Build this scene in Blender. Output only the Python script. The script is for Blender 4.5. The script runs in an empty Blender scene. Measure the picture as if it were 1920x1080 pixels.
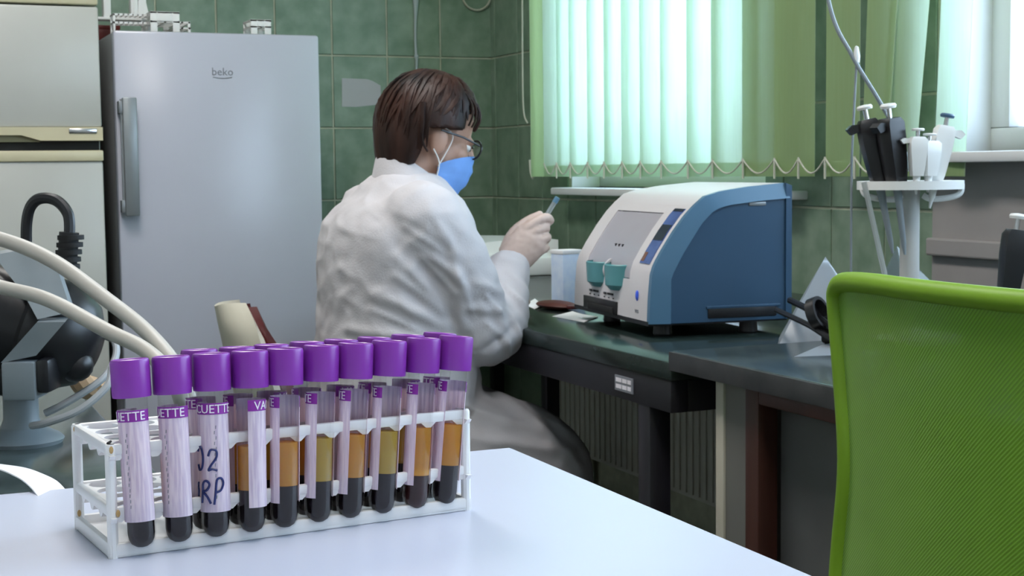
import bpy, bmesh, math, random
import numpy as np
from mathutils import Vector, Matrix, noise, Quaternion
random.seed(7); np.random.seed(7)
PI = math.pi
S = bpy.context.scene
COL = S.collection
# ------------------------------------------------------------------ camera
FPX, PITCH, ROLL, YAW = 2780.0, .0799, -.0117, .406
CAM = Vector((-2.079, -5.0, 1.06))
_F = Vector((math.sin(YAW)*math.cos(PITCH), math.cos(YAW)*math.cos(PITCH), -math.sin(PITCH)))
_R = Vector((math.cos(YAW), -math.sin(YAW), 0))
_U = _R.cross(_F)
CR = math.cos(ROLL)*_R + math.sin(ROLL)*_U
CU = -math.sin(ROLL)*_R + math.cos(ROLL)*_U
cd = bpy.data.cameras.new('camera'); co = bpy.data.objects.new('camera', cd); COL.objects.link(co)
m3 = Matrix((CR, CU, -_F)).transposed()
co.matrix_world = Matrix.Translation(CAM) @ m3.to_4x4()
cd.sensor_width = 36; cd.lens = FPX/1920*36; cd.clip_start = .02; cd.clip_end = 100
cd.dof.use_dof = True; cd.dof.focus_distance = .72; cd.dof.aperture_fstop = 70
S.camera = co
# ------------------------------------------------------------------ world / light / exposure
S.view_settings.view_transform = 'Standard'; S.view_settings.look = 'None'
S.view_settings.gamma = 1; S.view_settings.use_curve_mapping = False
S.view_settings.exposure = 0.30
w = bpy.data.worlds.new('sky'); S.world = w; w.use_nodes = True
bg = w.node_tree.nodes['Background']; bg.inputs[0].default_value = (.62, .79, 1.0, 1); bg.inputs[1].default_value = 6.5
S.cycles.use_denoising = True
S.cycles.max_bounces = 10; S.cycles.diffuse_bounces = 4; S.cycles.glossy_bounces = 4
S.cycles.transmission_bounces = 6; S.cycles.transparent_max_bounces = 24
S.cycles.sample_clamp_indirect = 4

def area(name, loc, rot, sx, sy, power, color, portal=False):
    l = bpy.data.lights.new(name, 'AREA'); l.shape = 'RECTANGLE'; l.size = sx; l.size_y = sy
    l.energy = power; l.color = color
    o = bpy.data.objects.new(name, l); COL.objects.link(o); o.location = loc; o.rotation_euler = rot
    if portal: l.cycles.is_portal = True
    return o
LC = (1.0, .96, .93)
area('ceiling_lamp', (-1.7, -2.2, 2.85), (0, 0, 0), .5, 1.3, 30, LC)
area('ceiling_lamp', (-1.7, -4.6, 2.85), (0, 0, 0), .5, 1.3, 22, LC)
area('window_portal', (.22, -1.33, 1.6), (0, -PI/2, 0), 1.1, 1.32, 1, (1, 1, 1), True)
area('window_portal', (.22, -4.2, 1.7), (0, -PI/2, 0), 1.25, 3.4, 1, (1, 1, 1), True)

# ------------------------------------------------------------------ helpers
def mat(name, col, rough=.5, metal=0, spec=.5, noise_amt=0, noise_scale=8, col2=None, bump=0, bump_scale=60, sheen=0, coord='Object', rand=0, stretch=None):
    m = bpy.data.materials.new(name); m.use_nodes = True
    nt = m.node_tree; b = nt.nodes['Principled BSDF']
    b.inputs['Base Color'].default_value = (*col, 1); b.inputs['Roughness'].default_value = rough
    b.inputs['Metallic'].default_value = metal; b.inputs['Specular IOR Level'].default_value = spec
    if sheen: b.inputs['Sheen Weight'].default_value = sheen
    tc = nt.nodes.new('ShaderNodeTexCoord')
    src = tc.outputs[coord]
    if stretch:
        mp = nt.nodes.new('ShaderNodeMapping'); mp.inputs['Scale'].default_value = stretch
        nt.links.new(src, mp.inputs[0]); src = mp.outputs[0]
    if rand:
        oi = nt.nodes.new('ShaderNodeObjectInfo'); va = nt.nodes.new('ShaderNodeVectorMath'); va.operation = 'ADD'
        sc = nt.nodes.new('ShaderNodeVectorMath'); sc.operation = 'SCALE'; sc.inputs['Scale'].default_value = 37.0
        cx = nt.nodes.new('ShaderNodeCombineXYZ')
        for i in range(3): nt.links.new(oi.outputs['Random'], cx.inputs[i])
        nt.links.new(cx.outputs[0], sc.inputs[0]); nt.links.new(src, va.inputs[0]); nt.links.new(sc.outputs[0], va.inputs[1]); src = va.outputs[0]
    if noise_amt or col2:
        n = nt.nodes.new('ShaderNodeTexNoise'); n.inputs['Scale'].default_value = noise_scale; n.inputs['Detail'].default_value = 6
        nt.links.new(src, n.inputs['Vector'])
        r = nt.nodes.new('ShaderNodeValToRGB'); r.color_ramp.elements[0].position = .32; r.color_ramp.elements[1].position = .68
        c2 = col2 or tuple(min(1, c*(1+noise_amt)) for c in col)
        r.color_ramp.elements[0].color = (*(tuple(c*(1-noise_amt) for c in col) if not col2 else col), 1)
        r.color_ramp.elements[1].color = (*c2, 1)
        nt.links.new(n.outputs[0], r.inputs[0]); nt.links.new(r.outputs[0], b.inputs['Base Color'])
    if bump:
        n2 = nt.nodes.new('ShaderNodeTexNoise'); n2.inputs['Scale'].default_value = bump_scale; n2.inputs['Detail'].default_value = 4
        nt.links.new(src, n2.inputs['Vector'])
        bp = nt.nodes.new('ShaderNodeBump'); bp.inputs['Strength'].default_value = bump; bp.inputs['Distance'].default_value = .005
        nt.links.new(n2.outputs[0], bp.inputs['Height']); nt.links.new(bp.outputs[0], b.inputs['Normal'])
    return m

def clear_mat(name, tint, fac, rough=.05, body=None, body_fac=0):
    """transparent sheet with a little gloss; optional diffuse body"""
    m = bpy.data.materials.new(name); m.use_nodes = True; nt = m.node_tree; nt.nodes.clear()
    out = nt.nodes.new('ShaderNodeOutputMaterial')
    tr = nt.nodes.new('ShaderNodeBsdfTransparent'); tr.inputs[0].default_value = (*tint, 1)
    gl = nt.nodes.new('ShaderNodeBsdfGlossy'); gl.inputs['Roughness'].default_value = rough
    lw = nt.nodes.new('ShaderNodeLayerWeight'); lw.inputs[0].default_value = .25
    mm = nt.nodes.new('ShaderNodeMath'); mm.operation = 'MULTIPLY_ADD'; mm.inputs[1].default_value = .18; mm.inputs[2].default_value = fac
    nt.links.new(lw.outputs['Facing'], mm.inputs[0])
    mx = nt.nodes.new('ShaderNodeMixShader'); nt.links.new(mm.outputs[0], mx.inputs[0])
    base = tr.outputs[0]
    if body:
        df = nt.nodes.new('ShaderNodeBsdfDiffuse'); df.inputs[0].default_value = (*body, 1)
        tl = nt.nodes.new('ShaderNodeBsdfTranslucent'); tl.inputs[0].default_value = (*body, 1)
        m1 = nt.nodes.new('ShaderNodeMixShader'); m1.inputs[0].default_value = .5
        nt.links.new(df.outputs[0], m1.inputs[1]); nt.links.new(tl.outputs[0], m1.inputs[2])
        m2 = nt.nodes.new('ShaderNodeMixShader'); m2.inputs[0].default_value = body_fac
        nt.links.new(tr.outputs[0], m2.inputs[1]); nt.links.new(m1.outputs[0], m2.inputs[2]); base = m2.outputs[0]
    nt.links.new(base, mx.inputs[1]); nt.links.new(gl.outputs[0], mx.inputs[2]); nt.links.new(mx.outputs[0], out.inputs[0])
    return m

def fabric_mat(name, col, trans, transl=.55, stripe=900):
    m = bpy.data.materials.new(name); m.use_nodes = True; nt = m.node_tree; nt.nodes.clear()
    out = nt.nodes.new('ShaderNodeOutputMaterial')
    df = nt.nodes.new('ShaderNodeBsdfDiffuse'); df.inputs[0].default_value = (*col, 1)
    tl = nt.nodes.new('ShaderNodeBsdfTranslucent'); tl.inputs[0].default_value = (*trans, 1)
    tc = nt.nodes.new('ShaderNodeTexCoord'); n = nt.nodes.new('ShaderNodeTexNoise'); n.inputs['Scale'].default_value = 25
    mp = nt.nodes.new('ShaderNodeMapping'); mp.inputs['Scale'].default_value = (8, 8, .35)
    nt.links.new(tc.outputs['Object'], mp.inputs[0]); nt.links.new(mp.outputs[0], n.inputs['Vector'])
    r = nt.nodes.new('ShaderNodeMapRange'); r.inputs['To Min'].default_value = transl-.10; r.inputs['To Max'].default_value = transl+.10
    nt.links.new(n.outputs[0], r.inputs[0])
    mx = nt.nodes.new('ShaderNodeMixShader'); nt.links.new(r.outputs[0], mx.inputs[0])
    nt.links.new(df.outputs[0], mx.inputs[1]); nt.links.new(tl.outputs[0], mx.inputs[2]); nt.links.new(mx.outputs[0], out.inputs[0])
    return m

def empty(name, loc, rz=0, label=None, cat=None, group=None):
    o = bpy.data.objects.new(name, None); COL.objects.link(o); o.location = loc; o.rotation_euler = (0, 0, rz)
    return tag(o, label, cat, group)
def tag(o, label=None, cat=None, group=None, kind=None):
    if label: o['label'] = label
    if cat: o['category'] = cat
    if group: o['group'] = group
    if kind: o['kind'] = kind
    return o

class MB:
    def __init__(s): s.v = []; s.f = []
    def add(s, v, f):
        n = len(s.v); s.v += [tuple(p) for p in v]; s.f += [tuple(i+n for i in q) for q in f]; return s
    def box(s, a, b, bev=0, M=None):
        x0, y0, z0 = (min(a[i], b[i]) for i in range(3)); x1, y1, z1 = (max(a[i], b[i]) for i in range(3))
        if not bev:
            v = [(x, y, z) for x in (x0, x1) for y in (y0, y1) for z in (z0, z1)]
            f = [(0, 1, 3, 2), (4, 6, 7, 5), (0, 4, 5, 1), (2, 3, 7, 6), (0, 2, 6, 4), (1, 5, 7, 3)]
        else:
            bm = bmesh.new(); bmesh.ops.create_cube(bm, size=1)
            for q in bm.verts: q.co = Vector(((x0+x1)/2+q.co.x*(x1-x0), (y0+y1)/2+q.co.y*(y1-y0), (z0+z1)/2+q.co.z*(z1-z0)))
            bmesh.ops.bevel(bm, geom=list(bm.edges), offset=min(bev, .49*min(x1-x0, y1-y0, z1-z0)), segments=2, affect='EDGES', profile=.5)
            bm.verts.index_update(); v = [tuple(q.co) for q in bm.verts]; f = [[q.index for q in ff.verts] for ff in bm.faces]; bm.free()
        if M: v = [tuple(M @ Vector(p)) for p in v]
        return s.add(v, f)
    def tube(s, pts, rad, n=10, closed=False, cap=True, flat=1.0, up=None):
        P = [Vector(p) for p in pts]; k = len(P)
        R = [rad]*k if isinstance(rad, (int, float)) else list(rad)
        T = []
        for i in range(k):
            a = P[(i-1) % k] if closed or i > 0 else P[i]; b = P[(i+1) % k] if closed or i < k-1 else P[i]
            T.append((b-a).normalized())
        u = Vector(up) if up else (Vector((0, 0, 1)) if abs(T[0].z) < .9 else Vector((1, 0, 0)))
        v = []
        for i in range(k):
            u = (u - T[i]*u.dot(T[i])).normalized(); b = T[i].cross(u)
            for j in range(n):
                a = 2*PI*j/n; v.append(P[i] + R[i]*(math.cos(a)*u*flat + math.sin(a)*b))
        f = []
        for i in range(k if closed else k-1):
            for j in range(n):
                a = i*n; c = ((i+1) % k)*n; f.append((a+j, a+(j+1) % n, c+(j+1) % n, c+j))
        if cap and not closed: f += [tuple(reversed(range(n))), tuple((k-1)*n+j for j in range(n))]
        return s.add(v, f)
    def lathe(s, prof, n=24, M=None, rib=0, a0=0, a1=2*PI):
        full = abs(a1-a0-2*PI) < 1e-6
        v = []; cols = n if full else n+1
        for r, z in prof:
            for j in range(cols):
                a = a0+(a1-a0)*j/n; rr = r*(1+(rib if j % 2 else 0)); v.append(Vector((rr*math.cos(a), rr*math.sin(a), z)))
        f = []
        for i in range(len(prof)-1):
            for j in range(n):
                a = i*cols; c = a+cols; j2 = (j+1) % cols; f.append((a+j, a+j2, c+j2, c+j))
        if full:
            if prof[0][0] > 1e-6: f.append(tuple(reversed(range(cols))))
            if prof[-1][0] > 1e-6: f.append(tuple((len(prof)-1)*cols+j for j in range(cols)))
        if M: v = [M @ p for p in v]
        return s.add(v, f)
    def loft(s, rings, cap=True, closed=True):
        n = len(rings[0]); v = [p for r in rings for p in r]; f = []
        for i in range(len(rings)-1):
            for j in range(n if closed else n-1):
                a = i*n; c = a+n; f.append((a+j, a+(j+1) % n, c+(j+1) % n, c+j))
        if cap and closed: f += [tuple(reversed(range(n))), tuple((len(rings)-1)*n+j for j in range(n))]
        return s.add(v, f)
    def prism(s, poly, h0, h1, ax=1):
        """2D polygon extruded along axis ax from h0 to h1; poly coords are the other two axes in order"""
        def P(p, h):
            q = list(p); q.insert(ax, h); return tuple(q)
        n = len(poly); v = [P(p, h0) for p in poly]+[P(p, h1) for p in poly]
        f = [tuple(range(n)), tuple(reversed(range(n, 2*n)))]+[(i, i+n, (i+1) % n+n, (i+1) % n) for i in range(n)]
        return s.add(v, f)
    def sheet(s, grid, th, nrm=None):
        """grid[i][j] of points -> thin solid"""
        a = len(grid); b = len(grid[0]); G = [[Vector(p) for p in r] for r in grid]
        def N(i, j):
            if nrm: return Vector(nrm)
            du = G[min(i+1, a-1)][j]-G[max(i-1, 0)][j]; dv = G[i][min(j+1, b-1)]-G[i][max(j-1, 0)]
            c = du.cross(dv); return c.normalized() if c.length > 0 else Vector((0, 0, 1))
        v = [G[i][j]+N(i, j)*th/2 for i in range(a) for j in range(b)]+[G[i][j]-N(i, j)*th/2 for i in range(a) for j in range(b)]
        o = a*b; f = []
        for i in range(a-1):
            for j in range(b-1):
                q = (i*b+j, (i+1)*b+j, (i+1)*b+j+1, i*b+j+1); f.append(q); f.append(tuple(o+k for k in reversed(q)))
        bd = [(0, j) for j in range(b)]+[(i, b-1) for i in range(1, a)]+[(a-1, j) for j in range(b-2, -1, -1)]+[(i, 0) for i in range(a-2, 0, -1)]
        ids = [i*b+j for i, j in bd]
        for k in range(len(ids)):
            p, q = ids[k], ids[(k+1) % len(ids)]; f.append((p, q, o+q, o+p))
        return s.add(v, f)
    def sphere(s, c, r, n=16, m=10, M=None):
        rr = (r, r, r) if isinstance(r, (int, float)) else r
        prof = [(math.sin(PI*i/m), -math.cos(PI*i/m)) for i in range(m+1)]
        b = MB(); b.lathe(prof, n)
        v = [Vector((p[0]*rr[0], p[1]*rr[1], p[2]*rr[2])) for p in b.v]
        if M: v = [M @ p for p in v]
        return s.add([p+Vector(c) for p in v], b.f)
    def mesh(s, name, m, smooth=None):
        me = bpy.data.meshes.new(name); me.from_pydata(s.v, [], s.f)
        bm = bmesh.new(); bm.from_mesh(me); bmesh.ops.remove_doubles(bm, verts=bm.verts, dist=1e-6)
        bmesh.ops.recalc_face_normals(bm, faces=bm.faces); bm.to_mesh(me); bm.free()
        if m: me.materials.append(m)
        if smooth:
            me.polygons.foreach_set('use_smooth', [True]*len(me.polygons)); me.set_sharp_from_angle(angle=smooth)
        return me
    def build(s, name, m, parent=None, smooth=.6, loc=None):
        o = bpy.data.objects.new(name, s.mesh(name, m, smooth)); COL.objects.link(o)
        if parent: o.parent = parent
        if loc: o.location = loc
        return o
def inst(name, me, parent, loc=(0, 0, 0), rot=(0, 0, 0)):
    o = bpy.data.objects.new(name, me); COL.objects.link(o); o.parent = parent; o.location = loc; o.rotation_euler = rot; return o
def copy_tree(o, parent=None):
    c = o.copy(); COL.objects.link(c); c.parent = parent
    for ch in list(o.children): copy_tree(ch, c)
    return c
def struct(mb, name, m, smooth=None):
    return tag(mb.build(name, m, None, smooth), kind='structure')
def remesh(mb, voxel, smooth=4, m=None, name='body', disp=None, factor=.5):
    me = mb.mesh('tmp', None); o = bpy.data.objects.new('tmp', me); COL.objects.link(o)
    r = o.modifiers.new('r', 'REMESH'); r.mode = 'VOXEL'; r.voxel_size = voxel
    sm = o.modifiers.new('s', 'SMOOTH'); sm.iterations = smooth; sm.factor = factor
    dg = bpy.context.evaluated_depsgraph_get(); ev = o.evaluated_get(dg)
    out = bpy.data.meshes.new_from_object(ev); out.name = name
    bpy.data.objects.remove(o); bpy.data.meshes.remove(me)
    if disp:
        n = len(out.vertices); d = [v.normal.copy()*disp(v.co, v.normal) for v in out.vertices]
        for v, q in zip(out.vertices, d): v.co += q
    out.materials.clear()
    if m: out.materials.append(m)
    out.polygons.foreach_set('use_smooth', [True]*len(out.polygons))
    return out
def obj(name, me, parent=None):
    o = bpy.data.objects.new(name, me); COL.objects.link(o)
    if parent: o.parent = parent
    return o
def text_mesh(s, size, depth=.0004, bend_r=None, subdiv=True):
    cu = bpy.data.curves.new('t', 'FONT'); cu.body = s; cu.size = size; cu.align_x = 'CENTER'; cu.align_y = 'CENTER'; cu.resolution_u = 2; cu.extrude = depth/2
    o = bpy.data.objects.new('t', cu); COL.objects.link(o)
    me = bpy.data.meshes.new_from_object(o.evaluated_get(bpy.context.evaluated_depsgraph_get()))
    bpy.data.objects.remove(o); bpy.data.curves.remove(cu)
    return me
def spline(pts, n=8):
    P = [Vector(p) for p in pts]; out = []
    for i in range(len(P)-1):
        a = P[max(i-1, 0)]; b = P[i]; c = P[i+1]; d = P[min(i+2, len(P)-1)]
        for k in range(n):
            t = k/n; out.append(.5*((2*b)+(c-a)*t+(2*a-5*b+4*c-d)*t*t+(3*b-a-3*c+d)*t**3))
    out.append(P[-1]); return out

# ------------------------------------------------------------------ materials
M = {}
M['tile'] = mat('green_tile', (.145, .228, .150), .34, col2=(.245, .330, .240), noise_scale=14, rand=1, bump=.05, bump_scale=20)
M['grout'] = mat('grout', (.50, .52, .40), .9, noise_amt=.15, noise_scale=20)
M['plaster'] = mat('plaster', (.62, .62, .58), .9, noise_amt=.05)
M['apron'] = mat('apron_paint', (.33, .31, .30), .6, noise_amt=.08, noise_scale=5)
M['floor'] = mat('floor_vinyl', (.10, .11, .10), .5, noise_amt=.2, noise_scale=10)
M['white'] = mat('white_plastic', (.78, .78, .76), .35, noise_amt=.02)
M['white_matte'] = mat('white_matte', (.80, .80, .78), .6)
M['frame_white'] = mat('window_frame_paint', (.75, .76, .76), .4)
M['table'] = mat('white_laminate', (.57, .60, .72), .32, noise_amt=.02, noise_scale=4)
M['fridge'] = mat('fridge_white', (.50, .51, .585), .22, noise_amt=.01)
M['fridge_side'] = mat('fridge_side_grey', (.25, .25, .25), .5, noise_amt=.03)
M['beige'] = mat('aged_white_enamel', (.50, .495, .455), .3, noise_amt=.02)
M['cream'] = mat('cream_trim', (.60, .54, .36), .35, noise_amt=.06, noise_scale=5)
M['cream_dark'] = mat('cream_handle_recess', (.26, .24, .14), .5)
M['handle_grey'] = mat('brushed_grey', (.26, .28, .29), .35, metal=.4, noise_amt=.05)
M['black'] = mat('black_plastic', (.012, .012, .014), .35, noise_amt=.1)
M['black_matte'] = mat('black_rubber', (.010, .010, .010), .7)
M['steel_black'] = mat('black_steel', (.014, .013, .018), .4, noise_amt=.1)
M['desk'] = mat('dark_green_worktop', (.016, .026, .024), .18, noise_amt=.25, noise_scale=15)
M['marble'] = mat('dark_green_marble', (.035, .050, .050), .16, col2=(.085, .11, .105), noise_scale=12, bump=.02)
M['marble_edge'] = mat('speckled_stone_edge', (.018, .020, .021), .5, col2=(.05, .05, .052), noise_scale=22)
M['grey_panel'] = mat('grey_cabinet_panel', (.15, .145, .13), .6, noise_amt=.05)
M['cream_edge'] = mat('cream_edge_band', (.45, .42, .34), .5, noise_amt=.05)
M['brown'] = mat('red_brown_wood', (.055, .014, .008), .45, noise_amt=.3, noise_scale=20, stretch=(1, 1, .1))
M['radiator'] = mat('radiator_enamel', (.58, .58, .51), .5, noise_amt=.03)
M['blue_side'] = mat('blue_panel', (.026, .072, .135), .42, noise_amt=.03)
M['blue_frame'] = mat('blue_frame', (.075, .17, .27), .32, noise_amt=.03)
M['dev_white'] = mat('instrument_white', (.66, .63, .64), .35, noise_amt=.01)
M['dev_grey'] = mat('chamber_grey', (.55, .44, .46), .5)
M['teal'] = mat('teal_plastic', (.10, .30, .32), .35, noise_amt=.1)
M['coat'] = mat('coat_cotton', (.56, .54, .56), .85, noise_amt=.03, noise_scale=12, bump=.15, bump_scale=300)
M['trouser'] = mat('trouser_cloth', (.45, .44, .44), .85, noise_amt=.04, noise_scale=12)  # plain grey cloth of the trousers, their own colour
M['skin'] = mat('skin', (.43, .25, .18), .5, noise_amt=.08, noise_scale=20)
M['hair'] = mat('brown_hair', (.009, .0045, .0038), .5, spec=.3, col2=(.050, .020, .013), noise_scale=16, stretch=(1.5, 1.5, .4), bump=.3, bump_scale=40)
M['mask'] = mat('mask_blue', (.17, .36, .78), .8, noise_amt=.06, noise_scale=30)
M['glove'] = mat('latex_glove', (.60, .46, .40), .5, noise_amt=.06, noise_scale=25)
M['cap'] = mat('purple_cap', (.23, .030, .36), .35, noise_amt=.04)
M['cap_in'] = mat('purple_stopper', (.06, .008, .12), .6)
M['rack'] = mat('rack_white', (.80, .80, .80), .35, noise_amt=.02)
M['stain'] = mat('rust_stain', (.50, .33, .14), .7)
M['blood'] = mat('dark_blood', (.0075, .005, .007), .25, spec=.2)
M['blood_red'] = mat('red_brown_blood', (.028, .009, .009), .25, spec=.2)
M['glass'] = clear_mat('clear_tube', (.97, .97, .97), .03)
M['pane'] = clear_mat('window_glass', (.96, .98, .98), .02, .02)
M['plasma'] = clear_mat('plasma_amber', (.98, .66, .20), .01, .1, (.90, .52, .10), .6)
M['plasma_y'] = clear_mat('plasma_yellow', (.96, .78, .26), .01, .1, (.78, .60, .13), .6)
M['bag'] = clear_mat('thin_polythene', (.80, .84, .86), .05, .25, (.60, .65, .70), .6)
M['bag2'] = clear_mat('thinner_polythene', (.88, .90, .90), .03, .25, (.50, .55, .55), .15)
M['blind'] = fabric_mat('pale_green_fabric', (.46, .57, .28), (.84, .94, .88), .64)
M['cordw'] = mat('white_cord', (.62, .62, .52), .6)
M['grey_cast'] = mat('grey_casting', (.22, .255, .275), .4, noise_amt=.06, noise_scale=15)
M['hose'] = mat('beige_hose', (.50, .47, .42), .5, noise_amt=.04)
M['grey_hose'] = mat('grey_hose', (.42, .44, .46), .4)
M['paper'] = mat('paper', (.80, .80, .82), .8, noise_amt=.02)
M['paper_blue'] = mat('pale_blue_paper', (.50, .62, .82), .7, col2=(.62, .72, .86), noise_scale=40)
M['note'] = mat('grey_note', (.48, .49, .50), .8, noise_amt=.04)
M['red'] = mat('dark_red', (.12, .010, .008), .5, noise_amt=.15)
M['red_brown'] = mat('maroon', (.085, .016, .010), .5, noise_amt=.2)
M['maroon'] = mat('maroon_vinyl', (.07, .006, .008), .4, noise_amt=.1)
M['shell'] = mat('cream_shell', (.52, .49, .40), .4, noise_amt=.03)
M['chrome'] = mat('chrome', (.6, .6, .6), .2, metal=1)
M['screen_blue'] = mat('screen_blue', (.06, .10, .28), .15, col2=(.09, .15, .38), noise_scale=30)
M['screen_dark'] = mat('screen_dark', (.02, .025, .05), .15)
M['screen_orange'] = mat('screen_orange', (.20, .09, .06), .3)
M['ink'] = mat('dark_ink', (.02, .02, .025), .6)
M['ink_blue'] = mat('blue_pen', (.012, .022, .13), .5)
M['led'] = mat('blue_drop', (.05, .12, .75), .3)
M['print_grey'] = mat('grey_print', (.22, .23, .26), .6)
M['purple_print'] = mat('purple_print', (.25, .02, .32), .5)
M['label_white'] = mat('white_print', (.85, .80, .85), .6)
M['tan'] = mat('tan_cloth', (.40, .27, .16), .8)
def label_material():
    m = bpy.data.materials.new('tube_label_paper'); m.use_nodes = True; nt = m.node_tree; b = nt.nodes['Principled BSDF']
    b.inputs['Roughness'].default_value = .55
    tc = nt.nodes.new('ShaderNodeTexCoord'); wv = nt.nodes.new('ShaderNodeTexNoise'); wv.inputs['Scale'].default_value = 1
    mp = nt.nodes.new('ShaderNodeMapping'); mp.inputs['Scale'].default_value = (900, 900, 60)
    nt.links.new(tc.outputs['Object'], mp.inputs[0]); nt.links.new(mp.outputs[0], wv.inputs['Vector'])
    r = nt.nodes.new('ShaderNodeValToRGB'); r.color_ramp.elements[0].position = .40; r.color_ramp.elements[0].color = (.70, .62, .78, 1)
    r.color_ramp.elements[1].position = .58; r.color_ramp.elements[1].color = (.94, .87, .96, 1)
    nt.links.new(wv.outputs[0], r.inputs[0]); nt.links.new(r.outputs[0], b.inputs['Base Color'])
    tl = nt.nodes.new('ShaderNodeBsdfTranslucent'); tl.inputs[0].default_value = (1, .80, .78, 1)
    mx = nt.nodes.new('ShaderNodeMixShader'); mx.inputs[0].default_value = .36; out = nt.nodes['Material Output']
    nt.links.new(b.outputs[0], mx.inputs[1]); nt.links.new(tl.outputs[0], mx.inputs[2]); nt.links.new(mx.outputs[0], out.inputs[0])
    return m
M['label'] = label_material()

# ------------------------------------------------------------------ the room
XL, YF, ZC = -3.7, -6.6, 2.9
struct(MB().box((XL-.1, YF-.1, -.1), (.3, .1, 0)), 'floor', M['floor'])
struct(MB().box((XL-.1, YF-.1, ZC), (.3, .1, ZC+.1)), 'ceiling', M['plaster'])
wb = struct(MB().box((XL, 0, 0), (.25, .1, ZC)), 'wall_back', M['grout'])
struct(MB().box((XL-.1, YF, 0), (XL, 0, ZC)), 'wall_left', M['plaster'])
struct(MB().box((XL-.1, YF-.1, 0), (.25, YF, ZC)), 'wall_front', M['plaster'])
W1 = (-1.80, -.66, 1.0, 2.15); W2 = (-5.9, -2.50, 1.085, 2.35)
r = MB()
for y0, y1, z0, z1 in ((-.66, 0, 0, ZC), (-1.80, -.66, 0, 1.0), (-1.80, -.66, 2.15, ZC), (-2.50, -1.80, 0, ZC), (-5.9, -2.5, 0, 1.085), (-5.9, -2.5, 2.35, ZC), (YF, -5.9, 0, ZC)):
    r.box((0, y0, z0), (.25, y1, z1))
wr = struct(r, 'wall_right', M['grout'])
# tiles: each one its own piece, proud of the grout
TG, TT = .006, .005
tile_cache = {}
def tile_mesh(wd, ht):
    k = (round(wd, 3), round(ht, 3))
    if k not in tile_cache:
        a, b, c = wd/2-TG/2, ht/2-TG/2, .0018
        v = [(-a, 0, -b), (a, 0, -b), (a, 0, b), (-a, 0, b), (-a, -TT+c, -b), (a, -TT+c, -b), (a, -TT+c, b), (-a, -TT+c, b),
             (-a+c, -TT, -b+c), (a-c, -TT, -b+c), (a-c, -TT, b-c), (-a+c, -TT, b-c)]
        f = [(8, 9, 10, 11)]
        for i in range(4):
            j = (i+1) % 4; f += [(i, j, 4+j, 4+i), (4+i, 4+j, 8+j, 8+i)]
        mb = MB(); mb.add(v, f); tile_cache[k] = mb.mesh('tile', M['tile'])
    return tile_cache[k]
rows = [1.46+.25*k for k in range(-5, 4)]
xs = [0]+[-.198-.2*k for k in range(11)]
for i in range(len(xs)-1):
    for j in range(len(rows)-1):
        if rows[j+1] < .45: continue
        o = inst('tile', tile_mesh(xs[i]-xs[i+1], .25), wb, ((xs[i]+xs[i+1])/2, 0, (rows[j]+rows[j+1])/2))
def right_tiles(ys):
    for i in range(len(ys)-1):
        for j in range(len(rows)-1):
            y0, y1, z0, z1 = ys[i+1], ys[i], rows[j], rows[j+1]
            for wy0, wy1, wz0, wz1 in (W1, W2):
                if y0 < wy1 and y1 > wy0 and z1 > wz0 and z0 < wz1:
                    if z0 < wz0 < z1: z1 = wz0
                    elif z0 < wz1 < z1: z0 = wz1
                    else:
                        if y1 > wy1: y0 = wy1
                        elif y0 < wy0: y1 = wy0
                        else: z1 = z0
            if z1-z0 > .02 and y1-y0 > .015:
                inst('tile', tile_mesh(y1-y0, z1-z0), wr, (0, (y0+y1)/2, (z0+z1)/2), (0, 0, -PI/2))
right_tiles([0, -.045]+[-.245-.2*k for k in range(8)]+[-1.80, -1.885, -2.085, -2.285, -2.458])
# painted apron beyond the tiles, with a rail
ap = struct(MB().box((-.012, -6.2, 0), (0, -2.458, 1.085)), 'trim_1', M['apron'])
struct(MB().box((-.03, -6.2, .868), (-.012, -2.458, .905), .004), 'trim_2', M['apron'])
# windows
def window(name, W, nm, zr, sill):
    y0, y1, z0, z1 = W
    fr = MB(); t = .06; x0, x1 = .10, .15
    fr.box((x0, y0, z0), (x1, y1, z0+zr), .004); fr.box((x0, y0, z1-t), (x1, y1, z1), .004)
    fr.box((x0, y0, z0+zr), (x1, y0+t, z1-t), .004); fr.box((x0, y1-t, z0+zr), (x1, y1, z1-t), .004)
    for k in range(1, nm):
        yc = y0+(y1-y0)*k/nm; fr.box((x0, yc-.035, z0+zr), (x1, yc+.035, z1-t), .004)
    root = tag(fr.build(name, M['frame_white'], None), kind='structure')
    for k in range(nm):
        a = y0+(y1-y0)*k/nm; b = y0+(y1-y0)*(k+1)/nm
        MB().box((.122, a+.04, z0+zr-.01), (.128, b-.04, z1-t+.01)).build('pane', M['pane'], root)
    s = MB().box((-.085, y0+sill[0], z0-.022), (-.001, y1+sill[1], z0), .005).box((-.002, y0, z0-.004), (.10, y1, z0)); s.build('sill', M['frame_white'], root)
    MB().box((0, y1-.006, z0), (x0, y1, z1)).build('jamb', M['frame_white'], root)
    return root
window('window_1', W1, 2, .088, (-.19, -.02))
window('window_2', W2, 4, .05, (-.02, .03))

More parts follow.
